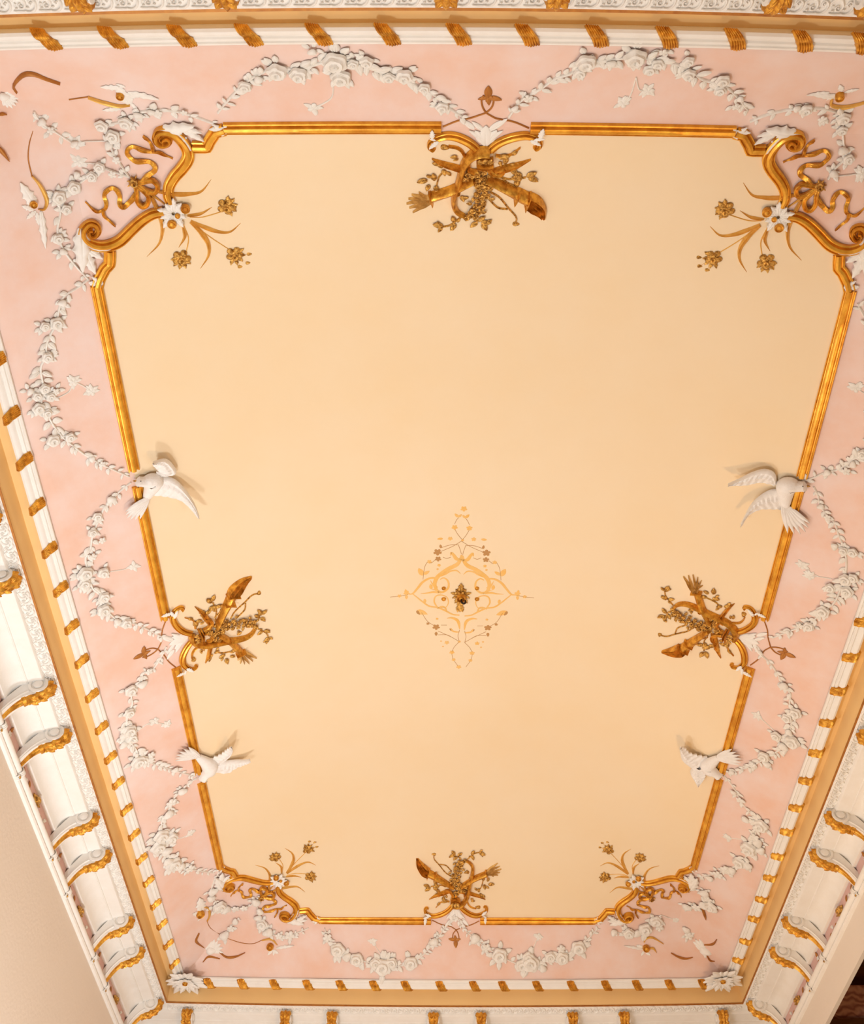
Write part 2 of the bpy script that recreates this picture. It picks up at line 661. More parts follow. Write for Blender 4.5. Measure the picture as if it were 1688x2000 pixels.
pr = [(.270, .262), (.262, .262), (.258, .270)] + [(.256 - .026 * math.sin(a), .296 - .024 * math.cos(a)) for a in np.linspace(.2, math.pi - .1, 9)] + [(.250, .322), (.246, .330), (.252, .342), (.270, .346)]
mb = loft([zl(offs(RB, o), zb - e) for o, e in pr])
trim_6 = struct(mb.obj('trim_6', M_WHITE))
trim_6['label'] = 'white rod moulding under the frieze'

WO = 0.27
XL, XR = float(RB['L'][:, 0].mean()) - WO, float(RB['R'][:, 0].mean()) + WO
YT, YB = float(RB['T'][:, 1].mean()) - WO, float(RB['B'][:, 1].mean()) + WO
ztop = zb - 0.10


def wall_strip(name, pts, z0, z1, thick, side, m=M_WALL):
    """wall following the (slightly bowed) cornice line"""
    mb = MB()
    dx, dy = OUT[side]
    n = len(pts)
    v = []
    for x, y in pts:
        for o, z in ((0, z0), (0, z1), (thick, z1), (thick, z0)):
            v.append((x + dx * o, y + dy * o, z))
    f = []
    for i in range(n - 1):
        for j in range(4):
            f.append((i * 4 + j, i * 4 + (j + 1) % 4, (i + 1) * 4 + (j + 1) % 4, (i + 1) * 4 + j))
    f += [(0, 1, 2, 3), tuple((n - 1) * 4 + j for j in (3, 2, 1, 0))]
    mb.add(v, f)
    return struct(mb.obj(name, m, None, smooth=False))


def wl(side):
    dx, dy = OUT[side]
    return [(x + dx * WO, y + dy * WO) for x, y in RB[side]]


ptsL = [(XL - .05 + .0, -3.2)] + [(p[0], p[1]) for p in wl('L')] + [(wl('L')[-1][0], YB + .3)]
ptsL[0] = (wl('L')[0][0], -3.2)
wall_strip('wall_left', ptsL, 0, ztop, 0.3, 'L')
ZBEAM = 5.09
pr_ = wl('R')
ptsR = [(pr_[0][0], YT - .3)] + [(p[0], p[1]) for p in pr_] + [(pr_[-1][0], YB + .3)]
wall_strip('wall_right', ptsR, ZBEAM, ztop, 0.03, 'R')
wall_strip('wall_far', [(p[0], p[1]) for p in wl('B')], 0, ztop, 0.3, 'B')
wall_strip('wall_near', [(p[0], p[1]) for p in wl('T')], 4.6, ztop, 0.3, 'T')


def box(mb, x0, x1, y0, y1, z0, z1):
    v = [(x, y, z) for x in (x0, x1) for y in (y0, y1) for z in (z0, z1)]
    mb.add(v, [(0, 1, 3, 2), (4, 6, 7, 5), (0, 4, 5, 1), (2, 3, 7, 6), (0, 2, 6, 4), (1, 5, 7, 3)])
    return mb


struct(box(MB(), XL - .3, XR + 2.6, -3.5, YB + .3, -0.1, 0).obj('floor', M_FLOOR, None, False))
struct(box(MB(), XL - .3, XR + 2.6, -3.5, -3.2, 0, 6.0).obj('wall_back', M_WALL, None, False))
struct(box(MB(), XL - .3, XR + 2.6, -3.2, YT - .3, 6.0, 6.2).obj('ceiling_back_room', M_WALL, None, False))
# side space seen under the right-hand beam
struct(box(MB(), XR + 2.3, XR + 2.6, -3.2, YB + .3, 0, 6.0).obj('wall_side', M_WOOD, None, False))
struct(box(MB(), XR + .03, XR + 2.6, -3.2, YB + .3, 6.0, 6.2).obj('ceiling_side_room', M_WOOD, None, False))

# beyond the beam, bottom right: patterned pelmet on a wooden rail, dark recess


def at_y(px, py, y):
    d = ray(px, py)
    return EYE + d * (y / d[1])


YP = 8.1
p0, p1 = at_y(1650, 1924, YP), at_y(1650, 1993, YP)
pel = thing('curtain_pelmet', 'patterned red-brown fabric pelmet on a wooden rail, under the right beam', 'pelmet', (XR + 1.1, YP, p1[2]))
box(MB(), XR + .23, XR + 2.2, YP, YP + .06, p1[2], p0[2]).obj('fabric_panel', M_FABRIC, pel, False)
box(MB(), XR + .23, XR + 2.2, YP - .03, YP + .06, p1[2] - .16, p1[2]).obj('wooden_rail', M_WOOD, pel, False)
pw = at_y(1672, 1870, YP + .3)
brd = box(MB(), XR + .23, float(pw[0]), YP + .1, YP + .16, p0[2] - .05, 5.99).obj('wooden_board', M_WOOD, None, False)
tag(brd, 'dark wooden board above the patterned pelmet, under the right beam', 'board')

# ------------------------------------------------------------------ cream field of the ceiling
CZ = (140, 230, 360 / 1688.0)           # frame of the corner motif drawing
ANC_C = dict(TL=[(445, 257), (193.5, 560), (350, 413)], TR=[(1433, 252), (1658, 568), (1512, 416)],
             BL=[(627, 1797), (431, 1690), (548, 1707)], BR=[(1160, 1796.6), (1358, 1692), (1243, 1707)])


def canch(k):
    a, b = unp(*ANC_C[k][0]), unp(*ANC_C[k][1])
    s1, s2 = RG['L' if k[1] == 'L' else 'R'], RG['T' if k[0] == 'T' else 'B']
    c = np.array((np.interp(b[1], s1[:, 1], s1[:, 0]), np.interp(a[0], s2[:, 0], s2[:, 1])))
    return [np.array((a[0], c[1])), np.array((c[0], b[1])), c]


srcC = canch('TL')
TC = {k: (IDT if k == 'TL' else affine(srcC, canch(k))) for k in ANC_C}
TZ = (780, 220, 300 / 1688.0)           # frame of the trophy drawing
ANC_T = dict(T=[(843, 249), (1060, 247), (945, 285)], L=[(339, 1317), (315, 1197), (362, 1250)],
             B=[(948.5, 1797.5), (830, 1798), (891, 1774)], R=[(1502, 1200), (1464.6, 1313), (1450, 1246)])


def tanch(k):
    a, b = unp(*ANC_T[k][0]), unp(*ANC_T[k][1])
    ax = 0 if k in 'LR' else 1
    for p in (a, b):
        p[ax] = np.interp(p[1 - ax], RG[k][:, 1 - ax], RG[k][:, ax])
    m = 0.5 * (a + b)
    return [a, b, m - np.array(OUT[k]) * 0.1]


srcT = tanch('T')
TT = {k: (IDT if k == 'T' else affine(srcT, tanch(k))) for k in ANC_T}

SCR_A = [(905, 765), (885, 700), (890, 620), (940, 530), (1010, 450), (1062, 370), (1068, 300), (1030, 220), (960, 145), (880, 108), (805, 118), (778, 175), (810, 222), (868, 222), (905, 185), (880, 150), (845, 165), (852, 190)]
SCR_B = [(840, 852), (740, 872), (640, 932), (540, 1022), (440, 1118), (340, 1163), (240, 1168), (150, 1135), (102, 1080), (108, 1010), (165, 960), (225, 975), (240, 1030), (205, 1070), (165, 1055), (160, 1015), (190, 1005)]
STEP_A = [(1112, 257), (1180, 257), (1238, 257), (1262, 200), (1318, 118), (1400, 95)]
STEP_B = [(347, 1215), (347, 1275), (343, 1335), (300, 1380), (252, 1470), (232, 1540)]


def field_outline():
    """cream field boundary in plan, anticlockwise from the near-left corner"""
    def corner(k):
        pen = Pen(TC[k], CZ)
        a = [pen.pt(q) for q in spline([STEP_B[5], STEP_B[4], STEP_B[3], STEP_B[2], STEP_B[0]], 10)]
        a += [pen.pt(q) for q in spline([(350, 1165), (440, 1118), (540, 1022), (640, 932), (740, 872), (840, 852)], 14)]
        a += [pen.pt((900, 800))]
        a += [pen.pt(q) for q in spline([(905, 765), (885, 700), (890, 620), (940, 530), (1010, 450), (1062, 370), (1085, 290)], 14)]
        a += [pen.pt(q) for q in spline([STEP_A[0], STEP_A[2], STEP_A[3], STEP_A[4], (1440, 125)], 10)]
        return a

    def troph(k):
        pen = Pen(TT[k], TZ)
        return [pen.pt(q) for q in spline([(330, 170), (470, 215), (620, 250), (720, 290), (800, 340), (880, 400), (940, 420), (1000, 390), (1080, 330), (1180, 280), (1300, 245), (1420, 205), (1560, 165)], 26)]

    def line(s, a, b, n=16):
        ax = 0 if s in 'LR' else 1
        c = np.linspace(a, b, n)[1:-1]
        v = np.interp(c, RG[s][:, 1 - ax], RG[s][:, ax])
        return [np.array((vv, cc)) if ax == 0 else np.array((cc, vv)) for vv, cc in zip(v, c)]
    out = []
    tl = corner('TL'); tr = corner('TR')[::-1]; br = corner('BR'); bl = corner('BL')[::-1]
    tt, tr_, tb, tl_ = troph('T'), troph('R'), troph('B'), troph('L')
    out += tl + line('T', tl[-1][0], tt[0][0]) + tt + line('T', tt[-1][0], tr[0][0]) + tr
    out += line('R', tr[-1][1], tr_[0][1]) + tr_ + line('R', tr_[-1][1], br[0][1]) + br
    out += line('B', br[-1][0], tb[0][0]) + tb + line('B', tb[-1][0], bl[0][0]) + bl
    out += line('L', bl[-1][1], tl_[0][1]) + tl_ + line('L', tl_[-1][1], tl[0][1])
    return out


fo = field_outline()
vin = [Vector((p[0], p[1])) for p in fo]
nf = len(fo)
for gx in np.arange(-1.6, 2.05, 0.09):
    for gy in np.arange(1.4, 7.7, 0.09):
        vin.append(Vector((gx, gy)))
vo, eo, fc, _1, _2, _3 = delaunay_2d_cdt(vin, [(i, (i + 1) % nf) for i in range(nf)], [], 1, 1e-4)
me_ = bpy.data.meshes.new('cream_field')
me_.from_pydata([tuple(float(c) for c in lift(v[0], v[1], 0.003)) for v in vo], [], [tuple(f) for f in fc])
me_.polygons.foreach_set('use_smooth', [True] * len(me_.polygons))
me_.materials.append(M_CREAM)
fld = bpy.data.objects.new('cream_field', me_)
COL.objects.link(fld)
fld.parent = ceiling
fld['label'] = 'large cream painted field inside the gilded frame'

# ------------------------------------------------------------------ gilded frame bars
frame = thing('panel_frame', 'gilded frame of straight grooved bars around the cream field', 'frame', (0.2, 4.5, H))


def side_line(s, a, b, n):
    ax = 0 if s in 'LR' else 1
    c = np.linspace(a, b, n)
    v = np.interp(c, RG[s][:, 1 - ax], RG[s][:, ax])
    return [(vv, cc) if ax == 0 else (cc, vv) for vv, cc in zip(v, c)]


def bar(s, pa, pb):
    ax = 1 if s in 'LR' else 0
    a, b = unp(*pa)[ax], unp(*pb)[ax]
    mb = MB()
    sweep(mb, side_line(s, a, b, 14), 0.052, 0.030, BAR)
    mb.obj('frame_bar', M_GOLDB, frame)


bar('T', (440, 257), (862, 249)); bar('T', (1036, 248), (1436, 252))
bar('B', (624, 1797), (842, 1798)); bar('B', (938, 1797), (1163, 1796))
bar('L', (193, 556), (259, 918)); bar('L', (268, 948), (316, 1210)); bar('L', (337, 1306), (387, 1509)); bar('L', (392, 1528), (432, 1692))
bar('R', (1658, 566), (1571, 932)); bar('R', (1562, 955), (1498, 1210)); bar('R', (1468, 1304), (1410, 1508)); bar('R', (1405, 1520), (1357, 1694))

# ------------------------------------------------------------------ corner cartouches
CORN = dict(TL='near left', TR='near right', BL='far left', BR='far right')
CPIC = dict(TL='top left', TR='top right', BL='bottom left', BR='bottom right')


def wtap(n, a, m, b, pos=0.4):
    return [np.interp(t, [0, pos, 1], [a, m, b]) for t in np.linspace(0, 1, n)]


def corner_motif(k):
    pen = Pen(TC[k], CZ)
    c = pen.pt((930, 860))
    th = thing('corner_cartouche', f'gilded C-scroll cartouche with gilt lilies at the {CPIC[k]} corner of the cream field', 'ornament', (c[0], c[1], H), 'corner cartouches')
    for pts in (SCR_A, SCR_B):
        mb = MB()
        q = spline(pts, 60)
        w = np.interp(np.linspace(0, 1, 60), [0, .35, .55, .8, 1], [.046, .054, .046, .03, .014])
        hgt = np.interp(np.linspace(0, 1, 60), [0, .6, .85, 1], [.034, .040, .046, .062])
        sweep(mb, [pen.pt(p) for p in q], w, hgt, BAR)
        mb.obj('scroll', M_GOLDB, th)
    for pts in (STEP_A, STEP_B):
        mb = MB()
        q = []
        for a, b in zip(pts[:-1], pts[1:]):
            q += [np.array(a) * (1 - t) + np.array(b) * t for t in (0, .33, .66)]
        q.append(np.array(pts[-1]))
        sweep(mb, [pen.pt(p) for p in q], .052, .032, BAR)
        mb.obj('stepped_bracket', M_GOLDB, th)
    # white acanthus at the scroll ends
    for a, b, w in [((800, 120), (1130, 45), 1.0), ((930, 100), (1110, 285), 1.05), ((1000, 80), (1225, 190), .9), ((960, 60), (1200, 110), .8), ((1425, 140), (1290, 30), 1.0), ((1415, 50), (1370, 170), .9), ((1420, 90), (1260, 80), 1.1),
                    ((85, 1000), (90, 1400), 1.0), ((120, 1170), (385, 1208), .9), ((110, 1180), (285, 1290), 1.1), ((100, 1200), (210, 1420), 1.1), ((70, 1080), (70, 1330), .8), ((290, 1520), (170, 1440), 1.0), ((270, 1540), (200, 1470), 1.3), ((150, 1500), (260, 1530), 1.2)]:
        p, q = pen.pt(a), pen.pt(b)
        d = q - p
        L = float(np.linalg.norm(d))
        put('acanthus_leaf', 'acanW', th, p, d, L, L * .72 * w, L * .55 if L > .05 else L, 0.012)
    # white boss with gilt roundels
    mb = MB()
    for i in range(10):
        a = 2 * math.pi * i / 10 + .3
        p = np.array((930, 860.)) + np.array((math.cos(a), math.sin(a))) * 15
        d = pen.pt(np.array((930, 860.)) + np.array((math.cos(a) * (160 if i % 2 else 130), math.sin(a) * (150 if i % 2 else 125)))) - pen.pt(p)
        L = float(np.linalg.norm(d))
        put('boss_leaf', 'acanW', th, pen.pt(p), d, L, L * 1.0, L * .9, 0.014)
    for (x, y, r) in ((1040, 805, 50), (915, 945, 50), (968, 870, 28)):
        p = pen.pt((x, y))
        s = pen.size((930, 860), r)
        o = put('roundel', 'rosegm', th, p, (1, 0), s * .9, s * .9, s * .7, 0.030)
    # gilt blades, stems and lilies
    for pts, w in (([(790, 672), (950, 695), (1080, 692), (1190, 668), (1278, 560)], .024), ([(730, 720), (775, 820), (818, 920), (832, 1020), (800, 1150), (688, 1268)], .026),
                   ([(1060, 890), (1180, 872), (1285, 815)], .016), ([(1090, 940), (1200, 990), (1330, 1035), (1450, 1040), (1548, 960)], .024),
                   ([(1090, 950), (1180, 1040), (1250, 1150), (1252, 1260), (1178, 1378)], .028), ([(1015, 970), (1036, 1080), (980, 1185)], .020)):
        mb = MB()
        q = spline(pts, 18)
        sweep(mb, [pen.pt(p) for p in q], wtap(18, w * .6, w, .002, .35), wtap(18, .012, .016, .004), VEE, 0.001)
        mb.obj('blade_leaf', M_GOLDP, th)
    for pts in ([(1080, 905), (1200, 905), (1390, 850)], [(1170, 1015), (1300, 1110), (1440, 1200)], [(1030, 990), (1070, 1100), (1050, 1220)], [(610, 625), (700, 690), (820, 765)], [(620, 610), (730, 690), (850, 790)]):
        mb = MB()
        q = spline(pts, 10)
        sweep(mb, [pen.pt(p) for p in q], .006, .006, DOME, 0.001)
        mb.obj('stem', M_GOLDP, th)
    for (x, y), r, dv in (((1420, 805), 95, (1, -.2)), ((1490, 1245), 90, (1, .8)), ((1005, 1280), 95, (-.2, 1))):
        p = pen.pt((x, y))
        s = pen.size((1000, 900), r)
        lily = put('lily', 'daisyg', th, p, (1, .2), s, s, s * 1.3, 0.006)
        nest(put('lily_heart', 'roseg', th, p, (.3, 1), s * .55, s * .55, s * .9, 0.012), lily)
        for i in range(5):
            a = math.atan2(dv[1], dv[0]) + (i - 2) * .62
            d = pen.vec((x, y), (math.cos(a) * 100, math.sin(a) * 100))
            nest(put('petal', 'acang', th, p, d, float(np.linalg.norm(d)) * 1.05, s * 1.15, s * .5, 0.006), lily)
    for e in ((1540, 1360), (1612, 1325), (1625, 1245)):
        mb = MB()
        sweep(mb, [pen.pt(p) for p in spline([(1510, 1260), e], 5)], .004, .004, DOME)
        st = mb.obj('stamen', M_GOLDP, th)
        nest(put('anther', 'budg', th, pen.pt(e), (1, 0), .014), st)
    # ribbon bow
    c = pen.pt((570, 580))
    rb = thing('ribbon_bow', f'gilded fluttering ribbon bow on pink plaster in the {CPIC[k]} corner', 'ribbon', (c[0], c[1], hs(*c)), 'corner ribbon bows')
    gm = M_GOLD
    for pts, w in (([(640, 590), (690, 530), (745, 495), (768, 450), (725, 405), (640, 392), (570, 388), (520, 340), (512, 290), (560, 262), (640, 285), (740, 312), (810, 312), (870, 345), (928, 368)], .022), ([(755, 312), (735, 250), (700, 200), (655, 158)], .014),
                   ([(590, 690), (530, 770), (480, 812), (440, 785), (442, 720), (420, 665), (370, 642), (310, 675), (300, 725), (318, 785), (300, 835), (245, 858), (190, 830), (125, 765)], .022), ([(285, 835), (300, 900), (370, 960), (402, 988)], .014)):
        mb = MB()
        n = 48 if len(pts) > 6 else 12
        q = spline(pts, n)
        und = [0.014 + .009 * math.sin(i * .8) for i in range(n)]
        sweep(mb, [pen.pt(p) for p in q], [np.interp(t, [0, .1, .7, 1], [w, w, w * .75, w * .25]) for t in np.linspace(0, 1, n)], und, RIB, 0.001)
        mb.obj('ribbon_tail', gm, rb)
    for pts in ([(590, 590), (660, 575), (740, 560), (790, 610), (760, 668), (690, 655), (600, 600)], [(590, 610), (650, 650), (705, 710), (690, 775), (640, 795), (600, 745), (598, 680), (585, 610)]):
        mb = MB()
        q = spline(pts, 26)
        sweep(mb, [pen.pt(p) for p in q], .020, [np.interp(t, [0, .5, 1], [.014, .034, .014]) for t in np.linspace(0, 1, 26)], RIB, 0.004)
        mb.obj('ribbon_loop', gm, rb)
    put('knot', 'roseg', rb, pen.pt((572, 585)), (1, 0), .024, .024, .05, 0.006)
    for a in (2.6, 3.4, 4.2, 5.0):
        d = pen.vec((572, 585), (math.cos(a) * 70, math.sin(a) * 70))
        put('knot_tip', 'leafg', rb, pen.pt((572, 585)), d, float(np.linalg.norm(d)), .03, .03, 0.008)


ME['rosegm'] = None


def roundel_fn(u, s):
    th = s * 2 * math.pi
    z = [(0.0, .55), (.35, .48), (.55, .3), (.6, .18), (.7, .22), (.78, .5), (.88, .55), (1.0, .3), (1.0, -.8)]
    r = np.interp(u, np.linspace(0, 1, 9), [a for a, b in z])
    h = np.interp(u, np.linspace(0, 1, 9), [b for a, b in z])
    return (r * math.cos(th), r * math.sin(th), h)


ME['rosegm'] = grid_mesh('roundel', roundel_fn, 16, 24, M_GOLD, True)
for k in ('TL', 'TR', 'BL', 'BR'):
    corner_motif(k)

# ------------------------------------------------------------------ trophies of quiver, torch and rose wreath
TPIC = dict(T='top', L='left', B='bottom', R='right')


def trophy(k):
    pen = Pen(TT[k], TZ)
    c = pen.pt((900, 760))
    th = thing('gilt_trophy', f'gilded trophy of quiver, torch and rose wreath at the {TPIC[k]} of the cream field', 'ornament', (c[0], c[1], hs(*c)), 'gilded trophies')

    def strip(name, pts, w, h, prof=DOME, n=24, base=0.0, m=M_GOLD, par=None):
        mb = MB()
        pen.strip(mb, pts, w, h, prof, n, base)
        return mb.obj(name, m, par or th)

    def leaf(p, d, L, wd=1.0, key='leafg', base=.012, name='leaf'):
        v = pen.vec(p, d)
        l = pen.size((900, 700), L)
        put(name, key, th, pen.pt(p), v, l, l * 1.5 * wd, l * .8, base)
    # bracket scrolls
    strip('bracket_scroll', [(390, 368), (368, 385), (338, 365), (345, 312), (430, 262), (520, 240), (620, 250), (720, 290), (800, 340), (872, 410)], [.012, .022, .03, .034, .036, .036, .036], [.03, .03, .028], BAR, 34, m=M_GOLDB)
    strip('bracket_scroll', [(1480, 352), (1505, 372), (1545, 345), (1525, 282), (1420, 240), (1300, 248), (1180, 282), (1080, 332), (1000, 400)], [.012, .022, .03, .034, .036, .036, .036], [.03, .03, .028], BAR, 34, m=M_GOLDB)
    # white leaf collars on the bar ends
    for a, b in (((430, 260), (320, 340)), ((400, 250), (330, 225)), ((362, 230), (362, 110)), ((1440, 250), (1560, 300)), ((1480, 245), (1600, 225)), ((1545, 230), (1590, 90))):
        p, q = pen.pt(a), pen.pt(b)
        d = q - p
        L = float(np.linalg.norm(d))
        put('collar_leaf', 'acanW', th, p, d, L, L * .8, L * .5, 0.03)
    # quiver and its tail, torch and its tail
    qv = strip('quiver', [(820, 700), (700, 760), (560, 830), (345, 905)], [.030, .036, .040, .046], [.05, .05, .046, .040], DOME, 20, .004)
    for i, (x, y) in enumerate(((80, 985), (100, 930), (135, 885), (150, 1080), (110, 1030), (200, 1050), (215, 860))):
        strip('arrow', [(350, 890 + 10 * i), ((350 + x) / 2, (890 + 10 * i + y) / 2 + 5), (x, y)], [.010, .013, .004], [.034, .026, .012], VEE, 8, .004, M_GOLDA, qv)
    strip('quiver_rim', [(330, 850), (345, 905), (365, 965)], .012, .05, DOME, 8, .003, M_GOLD, qv)
    strip('quiver_tip', [(1020, 640), (1150, 600), (1300, 560), (1445, 500)], [.030, .036, .026, .004], [.03, .026, .01], VEE, 14, .004)
    tc = strip('torch', [(960, 690), (1100, 760), (1220, 820), (1330, 880), (1420, 925)], [.028, .036, .046, .056, .060], [.05, .05, .05, .05], DOME, 18, .004)
    for a, b in (((1325, 820), (1265, 935)), ((1445, 855), (1385, 1000))):
        strip('torch_band', [a, ((a[0] + b[0]) / 2 + 6, (a[1] + b[1]) / 2), b], .009, .062, DOME, 8, .003, M_GOLD, tc)
    for p in ([(1420, 880), (1520, 930), (1590, 1040), (1600, 1160)], [(1410, 930), (1490, 990), (1560, 1080), (1590, 1165)], [(1390, 970), (1460, 1020), (1530, 1090), (1570, 1160)]):
        strip('flame', p, [.026, .030, .024, .005], [.048, .05, .03, .012], VEE, 14, .004, M_GOLD, tc)
    strip('torch_tail', [(690, 600), (580, 570), (470, 540), (360, 492)], [.026, .024, .022, .004], [.03, .026, .01], VEE, 12, .004)
    # horn-shaped ring and its band
    wr = strip('wreath_ring', [(990, 400), (900, 395), (800, 430), (720, 520), (685, 620), (660, 720), (630, 820), (605, 910), (600, 1000), (640, 1070), (715, 1115)], [.034, .036, .034, .030, .030, .030, .028, .022, .016], [.05, .055, .055, .05, .04, .03], DOME, 40, .004)
    strip('ring_band', [(850, 480), (940, 500), (1035, 485)], .012, .064, DOME, 10, .004)
    strip('ring_band', [(862, 510), (940, 525), (1025, 512)], .010, .060, DOME, 10, .004)
    strip('ribbon_curl', [(930, 540), (900, 600), (830, 620), (760, 595), (770, 550)], [.02, .018, .014, .01], .03, RIB, 18, .006)
    strip('ribbon_curl', [(985, 540), (1000, 600), (1060, 640), (1130, 630), (1165, 575)], [.024, .022, .018, .01], .034, RIB, 18, .006)
    for p, d in (((900, 480), (-.8, -1)), ((945, 480), (0, -1)), ((990, 480), (.8, -1))):
        leaf(p, (d[0] * 40, d[1] * 90), 95, 1.0, 'acang', .05, 'crest_leaf')
    put('stud', 'rosegm', th, pen.pt((640, 825)), (1, 0), .014, .014, .03, .03)
    # wreath of small gilt roses
    rnd = random.Random(5)
    for (x, y) in [(760, 640), (800, 650), (850, 640), (900, 600), (930, 610), (870, 690), (920, 680), (960, 720), (850, 740), (910, 760), (960, 780), (880, 810), (940, 830), (850, 860), (910, 890), (965, 880), (860, 930), (920, 950), (840, 990), (900, 1010), (810, 1040), (870, 1065), (790, 1090), (840, 1110), (740, 1120), (700, 690), (740, 700)]:
        l = pen.size((900, 760), rnd.uniform(34, 48))
        nest(put('rose', 'roseg', th, pen.pt((x, y)), (math.cos(x), math.sin(x)), l, l, l * 1.3, .022), wr)
    for (x, y) in [(730, 660), (980, 650), (1000, 740), (830, 800), (990, 830), (820, 900), (990, 930), (800, 980), (940, 1000), (770, 1050), (900, 1080), (760, 1140)]:
        a = rnd.uniform(0, 6.28)
        leaf((x, y), (math.cos(a), math.sin(a)), 70, 1.1, base=.018)
    # leaf sprays: (leaf point, direction)
    for (x, y, dx, dy, L) in [(310, 730, -1, .1, 120), (390, 730, -.3, -1, 110), (330, 780, -.4, .7, 90), (400, 790, .1, .6, 100), (350, 700, -.9, -.5, 70), (470, 590, -.6, -1, 110), (480, 610, .4, 1, 90), (520, 640, .8, .5, 70), (440, 560, -.8, -.3, 90),
                              (1210, 590, .2, -.2, 90), (1240, 600, .6, .9, 110), (1290, 600, .3, -1, 100), (1290, 640, .4, .8, 130), (1230, 700, .9, .1, 120), (1290, 720, .1, .9, 110), (1400, 690, 1, -.5, 130), (1420, 700, 1, .3, 120),
                              (480, 1240, -1, -.3, 130), (440, 1240, -.3, -.8, 90), (470, 1250, -.5, .5, 80), (620, 1210, -.8, .9, 110), (610, 1190, -.5, -1, 100), (640, 1190, .3, -.5, 60), (600, 1220, -.2, 1, 80),
                              (860, 1190, -1, .6, 110), (870, 1180, .9, -.7, 110), (900, 1200, 1, -.1, 120), (910, 1210, .7, .8, 110), (960, 1200, .6, -.4, 80), (830, 1170, -.2, -.8, 60),
                              (690, 930, .9, -.2, 80), (680, 900, .5, .9, 90), (1090, 480, 1, -.2, 130), (1180, 480, -.3, .9, 100), (1100, 520, .4, .9, 70), (1240, 450, .8, -.7, 90), (640, 470, -1, 0, 80), (650, 495, -1, .2, 60)]:
        leaf((x, y), (dx, dy), L, 1.0, base=.010)
    for pts in ([(560, 660), (500, 640), (440, 690), (410, 790)], [(1010, 690), (1120, 700), (1220, 720), (1390, 700)], [(480, 1245), (560, 1225), (650, 1160), (690, 1130)], [(1000, 860), (1100, 920), (1200, 1040), (1285, 1140), (1275, 1220)], [(985, 940), (1080, 1030), (1190, 1050)], [(1120, 690), (1190, 760), (1300, 800)], [(800, 1130), (860, 1180)]):
        strip('stem', pts, .008, .010, DOME, 14, .004, M_GOLDF)
    strip('bud_stem', [(720, 470), (680, 400), (620, 365), (540, 352)], [.014, .012, .008], .018, DOME, 14, .003)
    strip('bud_stem', [(1060, 460), (1150, 465), (1240, 440), (1330, 368)], [.014, .010, .004], .014, DOME, 14, .003)
    for (x, y, L) in ((500, 370, 50), (1280, 1215, 42)):
        l = pen.size((900, 760), L)
        put('bud', 'budg', th, pen.pt((x, y)), pen.vec((x, y), (1, .1)), l, l * .9, l, .004)
    # white palmette and gilt finial on the pink cove
    P2 = Pen(TT[k], (760, 0, 500 / 1688.0))
    c2 = P2.pt((640, 760))
    fn = thing('cove_finial', f'slender gilded arrow finial with white palmette on the pink cove, {TPIC[k]} side', 'ornament', (c2[0], c2[1], hs(*c2)), 'cove finials')
    for pts, w in (([(640, 742), (600, 755), (540, 775), (450, 795), (358, 832)], .007), ([(640, 742), (680, 765), (715, 780), (820, 800), (922, 842)], .007), ([(640, 742), (618, 705), (610, 660), (625, 625)], .008), ([(640, 742), (678, 705), (690, 660), (680, 630)], .008)):
        mb = MB()
        P2.strip(mb, pts, w, .006, DOME, 14, .001)
        mb.obj('tendril', M_BRONZE, fn)
    for d, L in (((0, -1), 95), ((1, .15), 90), ((-1, .15), 70), ((.1, 1), 60), ((-.5, .8), 40), ((.5, .8), 40)):
        v = P2.vec((655, 640), (d[0] * L, d[1] * L))
        l = float(np.linalg.norm(v))
        put('arrow_leaf', 'leafb', fn, P2.pt((655, 640)), v, l, l * 1.2, l * .5, .002)
    for a, b, w in (((638, 960), (640, 800), 1.1), ((640, 950), (560, 845), 1.0), ((640, 950), (720, 840), 1.0), ((640, 930), (520, 850), .6), ((640, 930), (760, 850), .6), ((620, 860), (540, 790), .7), ((660, 860), (790, 770), .7), ((560, 850), (480, 780), .8)):
        p, q = P2.pt(a), P2.pt(b)
        L = float(np.linalg.norm(q - p))
        put('palmette_leaf', 'leafW', fn, p, q - p, L, L * 1.1 * w, L * .35, .001)


for k in 'TLBR':
    trophy(k)

# ------------------------------------------------------------------ white garlands
LV = random.Random(21)


